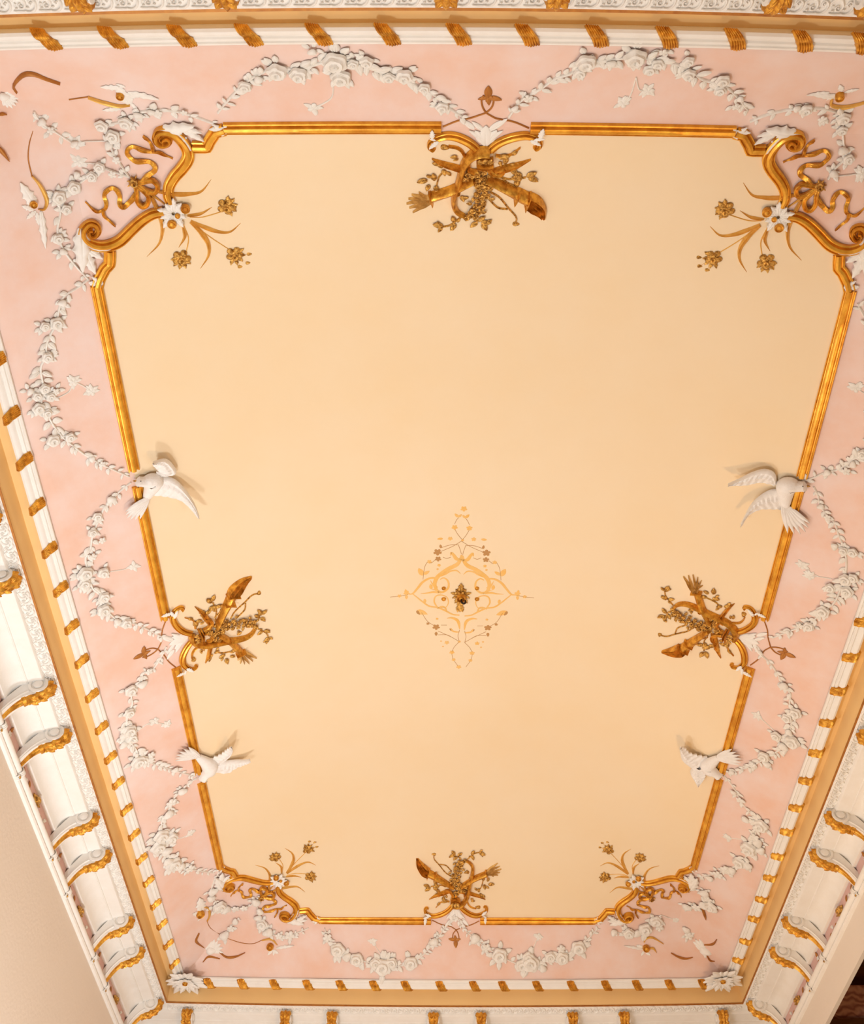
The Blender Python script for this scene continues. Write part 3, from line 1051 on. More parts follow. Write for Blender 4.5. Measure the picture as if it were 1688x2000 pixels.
def garland(label, path, flowers, sprigs=(), dens=1.0, name='rose_garland', group='white rose garlands'):
    c = unp(*path[len(path) // 2])
    th = thing(name, label, 'garland', (c[0], c[1], hs(*c)), group)
    pen = Pen()
    n = 6 * len(path)
    q = spline(path, n)
    plan = [unp(*p) for p in q]
    mb = MB()
    sweep(mb, plan, .010, .012, DOME, 0.0)
    mb.obj('stem', M_STUCCO, th)
    L = np.r_[0, np.cumsum([float(np.linalg.norm(b - a)) for a, b in zip(plan[:-1], plan[1:])])]
    step = .040 / dens
    k = 0
    t = .02
    while t < L[-1]:
        i = min(np.searchsorted(L, t), n - 2)
        d = plan[i + 1] - plan[i - 1 if i else 0]
        d = d / max(np.linalg.norm(d), 1e-6)
        for sgn in (-1, 1):
            if LV.random() < .86:
                a = sgn * LV.uniform(.35, 1.15)
                dv = np.array((d[0] * math.cos(a) - d[1] * math.sin(a), d[0] * math.sin(a) + d[1] * math.cos(a)))
                edge = min(t, L[-1] - t) / L[-1]
                l = LV.uniform(.040, .066) * (.62 + .9 * min(edge, .4)) * (1 if dens >= 1 else .8)
                put('leaf', 'leafw', th, plan[i] + dv * .006, dv, l, l * LV.uniform(1.1, 1.7), l * LV.uniform(.5, 1.0), LV.uniform(.002, .012))
        t += step * LV.uniform(.75, 1.25)
    for j, fl in enumerate(flowers):
        x, y, r = fl[:3]
        kind = fl[3] if len(fl) > 3 else ('rose' if r >= 11 else ('daisy' if j % 2 else 'bud'))
        s = mpp(x, y) * r
        a = LV.uniform(0, 6.28)
        put({'rose': 'rose', 'daisy': 'blossom', 'bud': 'rosebud'}[kind], kind + 'w', th, unp(x, y), (math.cos(a), math.sin(a)), s * 1.08, s * 1.08, s * (1.2 if kind == 'rose' else 1.0), .016)
        if r >= 9:
            for m_ in range(5 if r >= 14 else 3):
                a2 = LV.uniform(0, 6.28)
                dv = np.array((math.cos(a2), math.sin(a2)))
                l = max(s * 1.1, .035)
                put('leaf', 'leafw', th, unp(x, y) + dv * s * .72, dv, l, l * 1.5, l * .8, .004)
    for sp in sprigs:
        mb = MB()
        qq = spline(sp, 12)
        sweep(mb, [unp(*p) for p in qq], .006, .006, DOME, 0.0)
        mb.obj('tendril', M_STUCCO, th)
        e = np.array(qq[-1])
        for m_ in range(5):
            a2 = LV.uniform(0, 6.28)
            dv = np.array((math.cos(a2), math.sin(a2)))
            put('tendril_leaf', 'leafw', th, unp(*e), dv, .045, .055, .02, .001)
        put('blossom', 'daisyw', th, unp(*e), (1, 0), .028, .028, .02, .002)
    return th


garland('white rose garland on the pink cove, left of the top trophy',
        [(426, 219), (444, 196), (479, 160), (509, 142), (538, 130), (583, 133), (627, 121), (657, 113), (701, 119), (734, 136), (775, 145), (820, 169), (849, 184), (870, 204), (906, 228)],
        [(479, 163, 13), (541, 133, 20), (583, 139, 18), (655, 114, 24), (666, 145, 20), (716, 114, 14), (790, 142, 17), (760, 145, 12), (829, 166, 12), (864, 204, 13), (610, 95, 9), (690, 118, 11), (505, 150, 10)], [[(651, 165), (649, 188), (633, 201), (612, 210)]])
garland('white rose garland on the pink cove, right of the top trophy',
        [(994, 228), (1018, 195), (1056, 172), (1086, 151), (1115, 142), (1145, 121), (1190, 115), (1240, 110), (1287, 116), (1339, 130), (1374, 154), (1409, 162), (1441, 188), (1461, 214)],
        [(1006, 207, 8), (1032, 187, 10), (1145, 115, 20), (1133, 136, 13), (1241, 106, 22), (1269, 130, 13), (1285, 118, 12), (1296, 96, 9), (1345, 139, 14), (1345, 113, 12), (1412, 151, 14), (1406, 171, 12), (1446, 188, 8), (1438, 203, 9), (1195, 118, 10)], [[(1243, 150), (1249, 174), (1266, 176)], [(1243, 150), (1232, 185), (1217, 201)]])
garland('white rose garland on the left cove, above the upper left dove',
        [(172, 545), (153, 560), (124, 579), (115, 604), (109, 631), (92, 667), (88, 696), (79, 720), (84, 757), (79, 797), (91, 807), (103, 829), (124, 855), (146, 873), (168, 889), (198, 906), (227, 919), (252, 930)],
        [(109, 630, 16), (86, 636, 12), (90, 696, 14), (85, 757, 13), (70, 772, 12), (97, 773, 12), (57, 763, 9), (107, 763, 9), (73, 796, 15), (90, 805, 12), (102, 858, 16), (135, 852, 12), (178, 894, 8), (198, 904, 8), (120, 590, 10)], [[(112, 777), (135, 764), (143, 745)], [(143, 745), (160, 752), (178, 764)]])
garland('white rose garland on the left cove, between upper left dove and left trophy',
        [(255, 942), (232, 960), (218, 977), (203, 992), (193, 1014), (181, 1042), (176, 1070), (167, 1089), (172, 1121), (181, 1149), (198, 1164), (206, 1188), (232, 1212), (259, 1216), (283, 1226), (318, 1244)],
        [(216, 973, 10), (188, 1007, 11), (179, 1038, 11), (198, 1053, 8), (164, 1118, 17), (200, 1116, 13), (162, 1138, 14), (201, 1164, 13), (201, 1189, 15), (245, 1215, 12), (228, 1212, 9), (180, 1085, 9)], [[(215, 1116), (240, 1112), (261, 1106)]])
garland('white rose garland on the left cove, between left trophy and lower left dove',
        [(325, 1262), (314, 1283), (298, 1306), (279, 1314), (275, 1335), (256, 1348), (258, 1374), (250, 1390), (247, 1416), (250, 1442), (265, 1462), (275, 1483), (301, 1491), (337, 1503), (380, 1515)],
        [(277, 1334, 10), (254, 1346, 13), (251, 1390, 11), (251, 1425, 14), (241, 1434, 10), (255, 1439, 12), (240, 1452, 9), (268, 1485, 14), (277, 1482, 11), (294, 1472, 8), (341, 1501, 7), (290, 1309, 8)], [[(265, 1430), (285, 1415), (303, 1407)], [(285, 1415), (310, 1412), (327, 1415)]])
garland('white rose garland on the left cove, below the lower left dove',
        [(384, 1519), (376, 1523), (368, 1529), (357, 1540), (342, 1555), (333, 1568), (327, 1590), (316, 1604), (316, 1624), (316, 1645), (314, 1660), (335, 1681), (357, 1692), (379, 1698), (418, 1704)],
        [(355, 1543, 9), (334, 1565, 10), (328, 1588, 10), (313, 1630, 14), (333, 1634, 12), (307, 1652, 14), (324, 1660, 10), (337, 1685, 14), (327, 1680, 9), (370, 1694, 9), (352, 1690, 8)], [[(335, 1640), (355, 1636), (372, 1628)]])
garland('white rose garland on the right cove, above the upper right dove',
        [(1566, 940), (1590, 932), (1612, 922), (1635, 917), (1655, 905), (1680, 888), (1705, 868), (1722, 830), (1716, 790), (1722, 740), (1716, 690), (1700, 640), (1676, 592)],
        [(1617, 921, 9), (1655, 918, 10), (1668, 905, 9), (1688, 885, 13), (1706, 868, 13), (1712, 800, 16), (1716, 760, 15), (1706, 700, 14)], [[(1705, 770), (1690, 768), (1672, 757)]])
garland('white rose garland on the right cove, between upper right dove and right trophy',
        [(1590, 950), (1598, 966), (1603, 985), (1618, 1008), (1631, 1020), (1639, 1044), (1649, 1068), (1654, 1095), (1652, 1122), (1642, 1152), (1630, 1177), (1610, 1192), (1585, 1215), (1564, 1224), (1540, 1233), (1510, 1245)],
        [(1605, 987, 8), (1618, 1008, 8), (1632, 1065, 9), (1650, 1074, 11), (1668, 1077, 12), (1654, 1130, 15), (1669, 1127, 12), (1624, 1146, 12), (1657, 1153, 15), (1610, 1192, 15), (1582, 1221, 12), (1564, 1220, 8), (1540, 1232, 7)], [[(1625, 1130), (1600, 1126), (1582, 1125)], [(1600, 1126), (1580, 1115), (1568, 1104)]])
garland('white rose garland on the right cove, between right trophy and lower right dove',
        [(1478, 1262), (1486, 1276), (1504, 1293), (1518, 1313), (1532, 1338), (1545, 1355), (1543, 1374), (1550, 1391), (1546, 1415), (1543, 1436), (1532, 1458), (1504, 1475), (1476, 1492), (1448, 1502), (1423, 1507)],
        [(1532, 1337, 10), (1556, 1390, 13), (1539, 1400, 11), (1518, 1435, 11), (1543, 1428, 8), (1550, 1447, 15), (1532, 1456, 10), (1494, 1475, 12), (1500, 1490, 9), (1472, 1492, 8), (1430, 1506, 7)], [[(1516, 1430), (1496, 1411), (1480, 1397)]])
garland('white rose garland on the right cove, below the lower right dove',
        [(1414, 1514), (1424, 1524), (1436, 1541), (1446, 1560), (1455, 1574), (1470, 1591), (1479, 1608), (1476, 1630), (1470, 1650), (1460, 1670), (1446, 1685), (1424, 1697), (1400, 1705), (1368, 1712)],
        [(1434, 1545, 6), (1447, 1560, 7), (1458, 1598, 8), (1471, 1603, 8), (1489, 1610, 14), (1476, 1633, 9), (1482, 1644, 10), (1465, 1655, 15), (1488, 1659, 9), (1446, 1682, 12), (1463, 1689, 9), (1420, 1697, 10), (1432, 1698, 8), (1404, 1706, 9), (1388, 1713, 7)], [[(1455, 1640), (1440, 1638), (1423, 1636)]])
garland('white rose garland on the pink cove, left of the bottom trophy',
        [(634, 1812), (642, 1832), (660, 1852), (680, 1866), (697, 1874), (725, 1880), (750, 1887), (780, 1886), (803, 1880), (825, 1866), (842, 1846), (858, 1828), (872, 1808), (888, 1790)],
        [(660, 1854, 14), (697, 1873, 13), (735, 1880, 12), (748, 1888, 17), (765, 1880, 11), (803, 1880, 13), (848, 1838, 9), (640, 1830, 9), (678, 1868, 9)], [[(745, 1865), (735, 1850), (728, 1838)]])
garland('white rose garland on the pink cove, right of the bottom trophy',
        [(893, 1790), (905, 1812), (925, 1830), (950, 1850), (975, 1864), (1000, 1878), (1030, 1886), (1058, 1880), (1080, 1872), (1098, 1868), (1130, 1850), (1150, 1832), (1168, 1812)],
        [(928, 1832, 10), (950, 1850, 9), (976, 1865, 15), (1020, 1884, 12), (1036, 1880, 17), (1032, 1868, 11), (1060, 1890, 8), (1075, 1868, 11), (1098, 1870, 13), (1096, 1852, 8), (1130, 1850, 14)], [[(1040, 1862), (1045, 1845), (1052, 1828)]])
G2 = 'white corner festoons'
garland('white festoon of roses at the top left corner, running above the ribbon bow', [(252, 345), (232, 315), (218, 290), (214, 262), (205, 245), (246, 234), (275, 218), (309, 214), (345, 216), (380, 226), (418, 240)],
        [(199, 241, 13), (246, 235, 14), (222, 264, 14), (309, 216, 9), (296, 214, 8), (360, 215, 7), (213, 282, 9), (228, 310, 8), (270, 220, 9)], [[(205, 275), (170, 276), (147, 280)]], .5, 'corner_festoon', G2)
garland('white festoon of roses at the top left corner, running down beside the gilt scroll', [(252, 345), (225, 336), (195, 327), (175, 343), (144, 365), (114, 384), (118, 415), (112, 450), (120, 480), (140, 510), (172, 545)],
        [(195, 325, 11), (180, 343, 11), (144, 365, 15), (114, 384, 16), (128, 408, 12), (112, 465, 13), (122, 490, 9), (220, 338, 8), (150, 340, 8)], [[(195, 320), (170, 318), (152, 315)]], .5, 'corner_festoon', G2)
garland('white sprig of small flowers alone on pink near the top left shell', [(66, 216), (75, 232), (90, 246), (104, 255), (125, 268), (145, 280)],
        [(80, 237, 10), (98, 253, 9), (147, 279, 7)], [], .7, 'flower_sprig', 'corner flower sprigs')
garland('white festoon of roses at the top right corner above the ribbon bow', [(1618, 350), (1630, 330), (1652, 306), (1648, 280), (1646, 250), (1647, 226), (1615, 212), (1575, 210), (1540, 213), (1500, 222), (1465, 236)],
        [(1647, 226, 14), (1644, 250, 11), (1646, 292, 10), (1657, 309, 11), (1628, 337, 9), (1574, 209, 13), (1556, 207, 8), (1606, 228, 9)], [[(1622, 345), (1655, 342), (1684, 338)]], .5, 'corner_festoon', G2)
garland('white festoon of roses at the bottom left corner, beside the gilt scroll', [(428, 1702), (418, 1720), (413, 1740), (420, 1758), (428, 1768), (450, 1774), (477, 1772), (498, 1762), (508, 1752)],
        [(415, 1739, 9), (427, 1768, 12), (440, 1774, 9), (477, 1771, 8), (500, 1760, 10), (460, 1772, 8), (411, 1752, 8)], [], .6, 'corner_festoon', G2)
garland('white festoon of roses at the bottom left corner, along the bottom cove', [(502, 1768), (507, 1785), (512, 1803), (524, 1820), (545, 1827), (566, 1826), (585, 1820), (603, 1812)],
        [(508, 1778, 8), (512, 1804, 11), (524, 1820, 10), (566, 1826, 10), (505, 1790, 8), (545, 1827, 7)], [], .6, 'corner_festoon', G2)
garland('small white flower sprig on pink inside the bottom left corner', [(432, 1832), (439, 1826), (450, 1815), (458, 1800), (466, 1794)], [(439, 1826, 10), (452, 1812, 7), (460, 1798, 7)], [], .6, 'flower_sprig', 'corner flower sprigs')
garland('white festoon of roses at the bottom right corner, along the bottom cove', [(1196, 1818), (1212, 1822), (1228, 1822), (1245, 1818), (1260, 1813), (1275, 1802), (1284, 1792), (1292, 1787)],
        [(1199, 1820, 7), (1228, 1822, 11), (1260, 1814, 13), (1281, 1797, 12), (1244, 1822, 8), (1288, 1810, 8)], [[(1292, 1787), (1306, 1792), (1320, 1797)]], .6, 'corner_festoon', G2)
g_ = garland('white flower cluster with one gilded leaf in the bottom right corner', [(1336, 1770), (1350, 1771), (1366, 1770), (1377, 1765), (1380, 1750), (1376, 1738)],
             [(1377, 1742, 9), (1384, 1754, 8), (1343, 1769, 9), (1362, 1770, 9), (1376, 1766, 9), (1390, 1768, 11), (1396, 1774, 7)], [], 1.0, 'flower_sprig', 'corner flower sprigs')
v_ = unp(1381, 1796) - unp(1372, 1770)
put('gilt_leaf', 'leafb', g_, unp(1372, 1770), v_, float(np.linalg.norm(v_)), .06, .05, .008)
garland('pair of loose white blossoms below the gilded-leaf flower cluster', [(1336, 1808), (1341, 1815), (1344, 1824), (1346, 1832)], [(1341, 1814, 8), (1346, 1826, 9)], [], .5, 'flower_sprig', 'corner flower sprigs')

# ------------------------------------------------------------------ scrolled acanthus and shells in the cove corners


def cove_scroll(label, vol, tail, leaves, thin=None, name='acanthus_scroll', group='corner acanthus scrolls'):
    c = unp(*vol[:2])
    th = thing(name, label, 'ornament', (c[0], c[1], hs(*c)), group)
    for a, b, w in leaves:
        p, q = unp(*a), unp(*b)
        L = float(np.linalg.norm(q - p))
        put('acanthus_leaf', 'acanW', th, p, q - p, L, L * .75 * w, L * .3, .002)
    for tl in tail:
        mb = MB()
        n = 18
        sweep(mb, [unp(*p) for p in spline(tl, n)], wtap(n, .008, .018, .004, .5), .014, DOME, .002)
        mb.obj('gilt_tail', M_GOLDP if name == 'acanthus_scroll' else M_BRONZE, th)
    if thin:
        for tl in thin:
            mb = MB()
            sweep(mb, [unp(*p) for p in spline(tl, 16)], .005, .004, DOME, .001)
            mb.obj('tendril', M_BRONZE, th)
    if vol[2]:
        s = mpp(*vol[:2]) * vol[2]
        put('gilt_volute', 'rosegm', th, unp(*vol[:2]), (1, 0), s, s, s * 1.1, .014)
    return th


cove_scroll('white acanthus with gilt volute at top left, above the rose festoon', (235, 183, 8), [[(172, 188), (200, 198), (230, 205), (254, 203)]],
            [((255, 205), (222, 158), 1.2), ((240, 172), (196, 168), .9), ((250, 180), (312, 192), .7), ((255, 200), (275, 222), .8), ((250, 190), (285, 180), .8), ((245, 170), (225, 162), 1.0), ((235, 212), (200, 214), .8)], [[(175, 188), (155, 191), (135, 194)]])
cove_scroll('white acanthus with gilt volute at far left, below the top left shell', (64, 398, 9), [[(62, 343), (78, 362), (91, 390), (86, 408), (74, 408)]],
            [((70, 405), (38, 355), 1.0), ((65, 410), (38, 400), 1.1), ((70, 412), (48, 430), 1.0), ((80, 412), (88, 485), .5), ((70, 390), (52, 372), 1.0), ((72, 415), (75, 440), .9)], [[(62, 343), (55, 310), (57, 280), (64, 255)]])
cove_scroll('white acanthus with gilt volute at the top right edge of the pink cove', (1640, 185, 9), [[(1626, 190), (1624, 203), (1645, 208), (1668, 204), (1694, 196)]],
            [((1640, 190), (1585, 182), .7), ((1650, 180), (1680, 172), .9), ((1630, 185), (1612, 196), .9), ((1645, 178), (1640, 162), 1.2), ((1620, 180), (1575, 184), .6)])
cove_scroll('white acanthus with gilt volute at bottom left, beside the left cove', (390, 1783, 7), [[(398, 1770), (407, 1774), (409, 1787), (404, 1798)]],
            [((395, 1785), (374, 1784), 1.3), ((395, 1780), (389, 1752), 1.0), ((395, 1790), (384, 1800), 1.2), ((394, 1775), (383, 1768), 1.0)], [[(404, 1798), (411, 1812), (430, 1825)]])
cove_scroll('white acanthus with gilt volute at bottom left, above the bottom roll', (528, 1848, 7), [[(512, 1836), (530, 1834), (542, 1845)]],
            [((532, 1856), (522, 1866), 1.2), ((532, 1856), (545, 1862), 1.3), ((540, 1852), (575, 1846), .5), ((535, 1858), (534, 1868), 1.3)], [[(443, 1832), (470, 1841), (494, 1843), (512, 1836)]])
cove_scroll('white acanthus with gilt volute at bottom right, below the rose festoon', (1262, 1851, 7), [[(1258, 1840), (1262, 1833), (1275, 1831), (1296, 1843)], [(1266, 1852), (1276, 1852), (1282, 1860)]],
            [((1256, 1850), (1242, 1846), 1.2), ((1256, 1854), (1218, 1846), .4), ((1258, 1858), (1252, 1868), 1.3), ((1262, 1860), (1272, 1866), 1.2)])
SHG = 'cove corner shells'


def shell(label, c, r, a0, tails):
    th = cove_scroll(label, (c[0], c[1], 0), tails, [], None, 'cove_shell', SHG)
    s = mpp(*c) * r
    for i in range(9):
        a = a0 + (i - 4) * .34
        put('shell_lobe', 'leafW', th, unp(*c), (math.cos(a), math.sin(a)), s * 1.25, s * 1.1, s * .7, .004)
    put('shell_hub', 'roseW_', th, unp(*c), (1, 0), s * .5, s * .5, s * .5, .006)


ME['roseW_'] = grid_mesh('hub', bud_fn, 5, 14, M_WHITE, True)
shell('white fan shell with gilded curls at the top left edge', (8, 188), 26, .6, [[(33, 178), (27, 165), (45, 145), (66, 143), (90, 152), (118, 161)], [(-6, 224), (4, 222), (12, 223)], [(-8, 282), (4, 296), (17, 314)]])
shell('white fan shell with gilded curls at the bottom left corner', (412, 1856), 20, -1.2, [[(388, 1822), (383, 1838), (398, 1850)], [(429, 1859), (443, 1869), (461, 1868), (479, 1860)], [(397, 1878), (408, 1868), (430, 1872)]])
shell('white fan shell with gilded curls at the bottom right corner', (1378, 1856), 24, 2.9, [[(1311, 1861), (1326, 1869), (1340, 1872), (1353, 1869)], [(1377, 1844), (1393, 1843), (1401, 1834)], [(1380, 1863), (1387, 1875), (1397, 1876)]])

# ------------------------------------------------------------------ doves
DG = 'white plaster doves'


def dove(label, head, body, tail, wings):
    """head, body, tail as pixels; wings: (root, mid, tip, chord)"""
    c = unp(*body)
    th = thing('dove', label, 'dove', (c[0], c[1], hs(*c)), DG)
    nk = ((body[0] * .4 + head[0] * .6), (body[1] * .4 + head[1] * .6))
    q = spline([tail[1], body, nk, head], 26)
    plan = [unp(*p) for p in q]
    t = np.linspace(0, 1, 26)
    w = np.interp(t, [0, .15, .38, .58, .72, .82, .92, .97, 1], [.04, .065, .100, .088, .058, .054, .056, .040, .006])
    h = np.interp(t, [0, .15, .38, .58, .72, .82, .92, .97, 1], [.016, .035, .062, .060, .046, .044, .046, .034, .008])
    mb = MB()
    sweep(mb, plan, w, h, DOME, .026)
    bd = mb.obj('body', M_DOVE, th)
    d = plan[-1] - plan[-3]
    put('beak', 'budg', th, plan[-1], d, .016, .008, .010, .030)
    for sg in (-1, 1):
        nn = np.array((-d[1], d[0])) / max(np.linalg.norm(d), 1e-6)
        put('eye', 'budk', th, plan[-3] + nn * sg * .018, d, .004, .004, .004, .062)
    # tail feathers fanned behind the body
    d = unp(*tail[0]) - unp(*tail[1])
    L = float(np.linalg.norm(d)) + .03
    for i in range(6):
        a = (i - 2.5) * .16
        dv = (d[0] * math.cos(a) - d[1] * math.sin(a), d[0] * math.sin(a) + d[1] * math.cos(a))
        put('tail_feather', 'featD', th, unp(*tail[1]) - d / L * .02, dv, L * (1.1 - .06 * abs(i - 2.5)), .085, .05, .026 + .003 * i)
    for lead, trail, lft in wings:
        nu, nv = 40, 12
        Lc, Tc = spline(lead, nu), spline(trail, nu)
        Lp = [unp(*p) for p in Lc]
        Tp = [unp(*p) for p in Tc]
        v, f = [], []
        for i in range(nu):
            u = i / (nu - 1)
            for j in range(nv + 1):
                w_ = j / nv
                ext = w_ * (1.0 if w_ < .99 else 1.0) * (1 + .10 * abs(math.sin(u * math.pi * 7)) * w_)
                p = Lp[i] * (1 - ext) + Tp[i] * ext
                # rows of overlapping feathers: short coverts in front, long flight feathers behind
                row = math.sin(min(1, w_ / .28) * math.pi) * .010 + (.010 * (1 - abs(w_ - .46) / .18) if abs(w_ - .46) < .18 else 0)
                rib = .005 * math.sin(u * math.pi * (7 if w_ > .5 else 11) * 2 + w_ * 2.0) * min(1, w_ * 2)
                r = .020 + (.025 + lft) * u ** 1.1 + .014 * math.sin(math.pi * min(1, w_ * 1.1)) + row + rib
                v.append(lift(p[0], p[1], r))
        k = nv + 1
        for i in range(nu - 1):
            for j in range(nv):
                f.append((i * k + j, i * k + j + 1, (i + 1) * k + j + 1, (i + 1) * k + j))
        top = len(v)
        for i in range(nu):
            for j in (0, nv):
                q = v[i * k + j]
                v.append((q[0], q[1], q[2] + .010))
        for i in range(nu - 1):
            a0, a1, b0, b1 = top + 2 * i, top + 2 * i + 1, top + 2 * i + 2, top + 2 * i + 3
            f += [(a0, a1, b1, b0), (i * k, (i + 1) * k, b0, a0), (i * k + nv, a1, b1, (i + 1) * k + nv)]
        mb = MB()
        mb.add(v, f)
        mb.obj('wing', M_DOVE, th)
    return th


ME['budk'] = grid_mesh('eye', bud_fn, 4, 8, M_DARK, True)
ME['featD'] = grid_mesh('feather', leaf_fn(0.2), 8, 6, M_DOVE)
dove('white dove with spread wings on the left bar, upper of the two left doves', (262, 934), (296, 936), ((250, 1003), (284, 968)),
     [([(312, 926), (340, 918), (328, 895), (312, 884), (288, 886)], [(298, 926), (306, 914), (300, 905), (293, 897), (287, 889)], .05), ([(306, 926), (336, 929), (357, 948), (370, 967), (376, 985)], [(296, 962), (322, 960), (346, 963), (362, 974), (371, 984)], .09)])
dove('white dove with spread wings on the right bar, upper of the two right doves', (1580, 944), (1540, 944), ((1570, 1030), (1536, 985)),
     [([(1520, 940), (1517, 918), (1500, 908), (1478, 910), (1455, 918), (1432, 925)], [(1512, 944), (1490, 934), (1466, 934), (1444, 931), (1432, 927)], .07), ([(1526, 952), (1506, 952), (1487, 961), (1473, 974), (1458, 1002)], [(1534, 990), (1512, 985), (1489, 982), (1471, 989), (1460, 1004)], .08)])
dove('white dove with raised wing on the left bar, lower of the two left doves', (391, 1518), (407, 1491), ((346, 1464), (384, 1472)),
     [([(432, 1488), (445, 1464), (446, 1446), (440, 1432)], [(406, 1482), (426, 1462), (434, 1445), (439, 1433)], .09), ([(424, 1486), (452, 1477), (471, 1472), (481, 1467)], [(406, 1502), (439, 1502), (456, 1490), (471, 1480), (481, 1469)], .04)])
dove('white dove with raised wing on the right bar, lower of the two right doves', (1411, 1512), (1386, 1490), ((1448, 1471), (1406, 1474)),
     [([(1356, 1500), (1338, 1476), (1336, 1455), (1337, 1440), (1341, 1433)], [(1384, 1478), (1366, 1467), (1352, 1455), (1347, 1440), (1342, 1434)], .09), ([(1356, 1494), (1352, 1504), (1362, 1514), (1371, 1520)], [(1384, 1496), (1381, 1504), (1379, 1512), (1373, 1520)], .03)])

# ------------------------------------------------------------------ gilded leaves wrapped round the white roll
TDIR = dict(T=(1, 0), L=(0, -1), B=(-1, 0), R=(0, 1))


def side_pt(R, s, c):
    ax = 0 if s in 'LR' else 1
    v = float(np.interp(c, R[s][:, 1 - ax], R[s][:, ax]))
    return (v, c) if ax == 0 else (c, v)


def frame_side(R, s, c, z, tdir=None):
    """X along the side (tdir), Y outwards, Z up"""
    x, y = side_pt(R, s, c)
    o = OUT[s]
    t = tdir or (-o[1] * -1, 0) if s in 'TB' else (0, 1)
    t = tdir or ((1, 0) if s in 'TB' else (0, 1))
    return Matrix(((t[0], o[0], 0, x), (t[1], o[1], 0, y), (0, 0, 1, z), (0, 0, 0, 1)))


PE = sorted((o, e) for o, e in prof[1:-1])


def roll_map(a, o, r):
    e = float(np.interp(o, [p[0] for p in PE], [p[1] for p in PE]))
    return (a, o - .25 * r * (.035 - o) / .035, -(e + r))


mbl = MB()
for i in range(6):
    f = i / 5
    pts = [(-.052 + .042 * f, .076 - .004 * f), (-.036 + .046 * f, .052), (-.016 + .050 * f, .024), (-.004 + .050 * f, -.008 + .010 * abs(f - .4))]
    sweep(mbl, spline(pts, 10), [.011, .014, .014, .010], [.013, .019, .018, .010], DOME, 0.0, True, roll_map)
ME_WRAP = mbl.mesh('gilt_wrap_leaf', M_GOLD)
LEAFPX = dict(
    T=[(90, 74), (221, 74), (356, 72), (487, 70), (624, 68), (758, 67), (898, 66), (1032, 66), (1169, 66), (1306, 68), (1440, 69), (1573, 70), (1690, 71)],
    L=[(5, 708), (31, 812), (56, 902), (78, 990), (101, 1075), (123, 1151), (143, 1225), (162, 1292), (181, 1359), (197, 1422), (216, 1480), (234, 1530), (250, 1582), (266, 1631), (280, 1678), (294, 1722), (307, 1767), (320, 1806), (333, 1845), (346, 1883)],
    R=[(1698, 1148), (1677, 1215), (1656, 1284), (1631, 1350), (1608, 1412), (1587, 1471), (1567, 1525), (1547, 1578), (1527, 1625), (1510, 1673), (1495, 1715), (1479, 1757), (1464, 1795), (1448, 1839), (1434, 1876)],
    B=[(407, 1916), (473, 1917), (536, 1918), (601, 1918), (666, 1919), (732, 1920), (794, 1920), (862, 1921), (928, 1921), (985, 1921), (1052, 1920), (1120, 1919), (1187, 1919), (1248, 1917), (1312, 1916), (1377, 1916)])
for s_, lst in LEAFPX.items():
    for q in lst:
        p = at_h(q[0], q[1], HC - DROP - .04)
        c = p[1] if s_ in 'LR' else p[0]
        fm = frame_side(RM, s_, c, zm, TDIR[s_])
        o = inst('gilt_leaf', ME_WRAP, trim_2, fm)

# white acanthus clasps on the corners of the roll
for px_, lab in (((362, 1919), 'white acanthus clasp with gilt nut on the bottom left corner of the white roll'), ((1412, 1915), 'white daisy-like acanthus clasp with gilt nut on the bottom right corner of the white roll')):
    p = at_h(*px_, HC - DROP - .06)
    th = thing('corner_clasp', lab, 'ornament', p, 'corner clasps of the roll')
    for lay, (cnt_, L0, dz, key) in enumerate(((17, .175, .024, 'leafW'), (11, .115, .008, 'acanW'))):
        for i in range(cnt_):
            a = 2 * math.pi * (i + .5 * lay) / cnt_
            L = L0 * (.86 + .14 * math.sin(i * 2.4)) * (1.12 if math.sin(a) > .2 else 1.0)
            m = Matrix.Translation(Vector(p) + Vector((0, 0, dz))) @ Matrix.Rotation(a, 4, 'Z') @ Matrix.Rotation(math.pi, 4, 'X') @ Matrix.Rotation(-.10 - .15 * lay, 4, 'Y')
            inst('clasp_leaf', ME[key], th, m @ Matrix.Diagonal((L, L * (.95 if lay == 0 else .8), L * .6, 1)))
    inst('gilt_nut', ME['rosegm'], th, Matrix.Translation(p) @ Matrix.Rotation(math.pi, 4, 'X') @ Matrix.Diagonal((.022, .022, .04, 1)))

# ------------------------------------------------------------------ carved scrolls on the soffit
UL = .0935


def soffit_map(a, o, r):
    e = .004 + (o - .008) * (.014 / .062)
    return (a, o, -(e + r))


mbs = MB()
for pts, w in (([(-.046, .050), (-.030, .066), (-.008, .060), (.002, .040), (-.008, .024), (-.022, .026), (-.024, .038), (-.014, .042)], [.010, .012, .011, .008, .006]),
               ([(.000, .014), (.018, .012), (.036, .024), (.040, .046), (.026, .056), (.016, .046), (.024, .038)], [.006, .010, .010, .008, .006]),
               ([(-.046, .016), (-.030, .012), (-.014, .012), (.002, .016)], [.004, .012, .012, .004]), ([(.040, .062), (.030, .068), (.012, .066)], [.004, .010, .004]),
               ([(-.040, .030), (-.034, .042)], [.004, .010])):
    sweep(mbs, spline(pts, 16 if len(pts) > 5 else 7), w, .010, DOME, -.001, True, soffit_map)
for a, o in ((-.014, .034), (.026, .046), (.008, .028), (-.034, .024)):
    sweep(mbs, [(a - .005, o), (a, o), (a + .005, o)], [.004, .009, .004], [.006, .014, .006], DOME, -.001, True, soffit_map)
ME_LACE = mbs.mesh('carved_scroll', M_WHITE)
cnt = 0
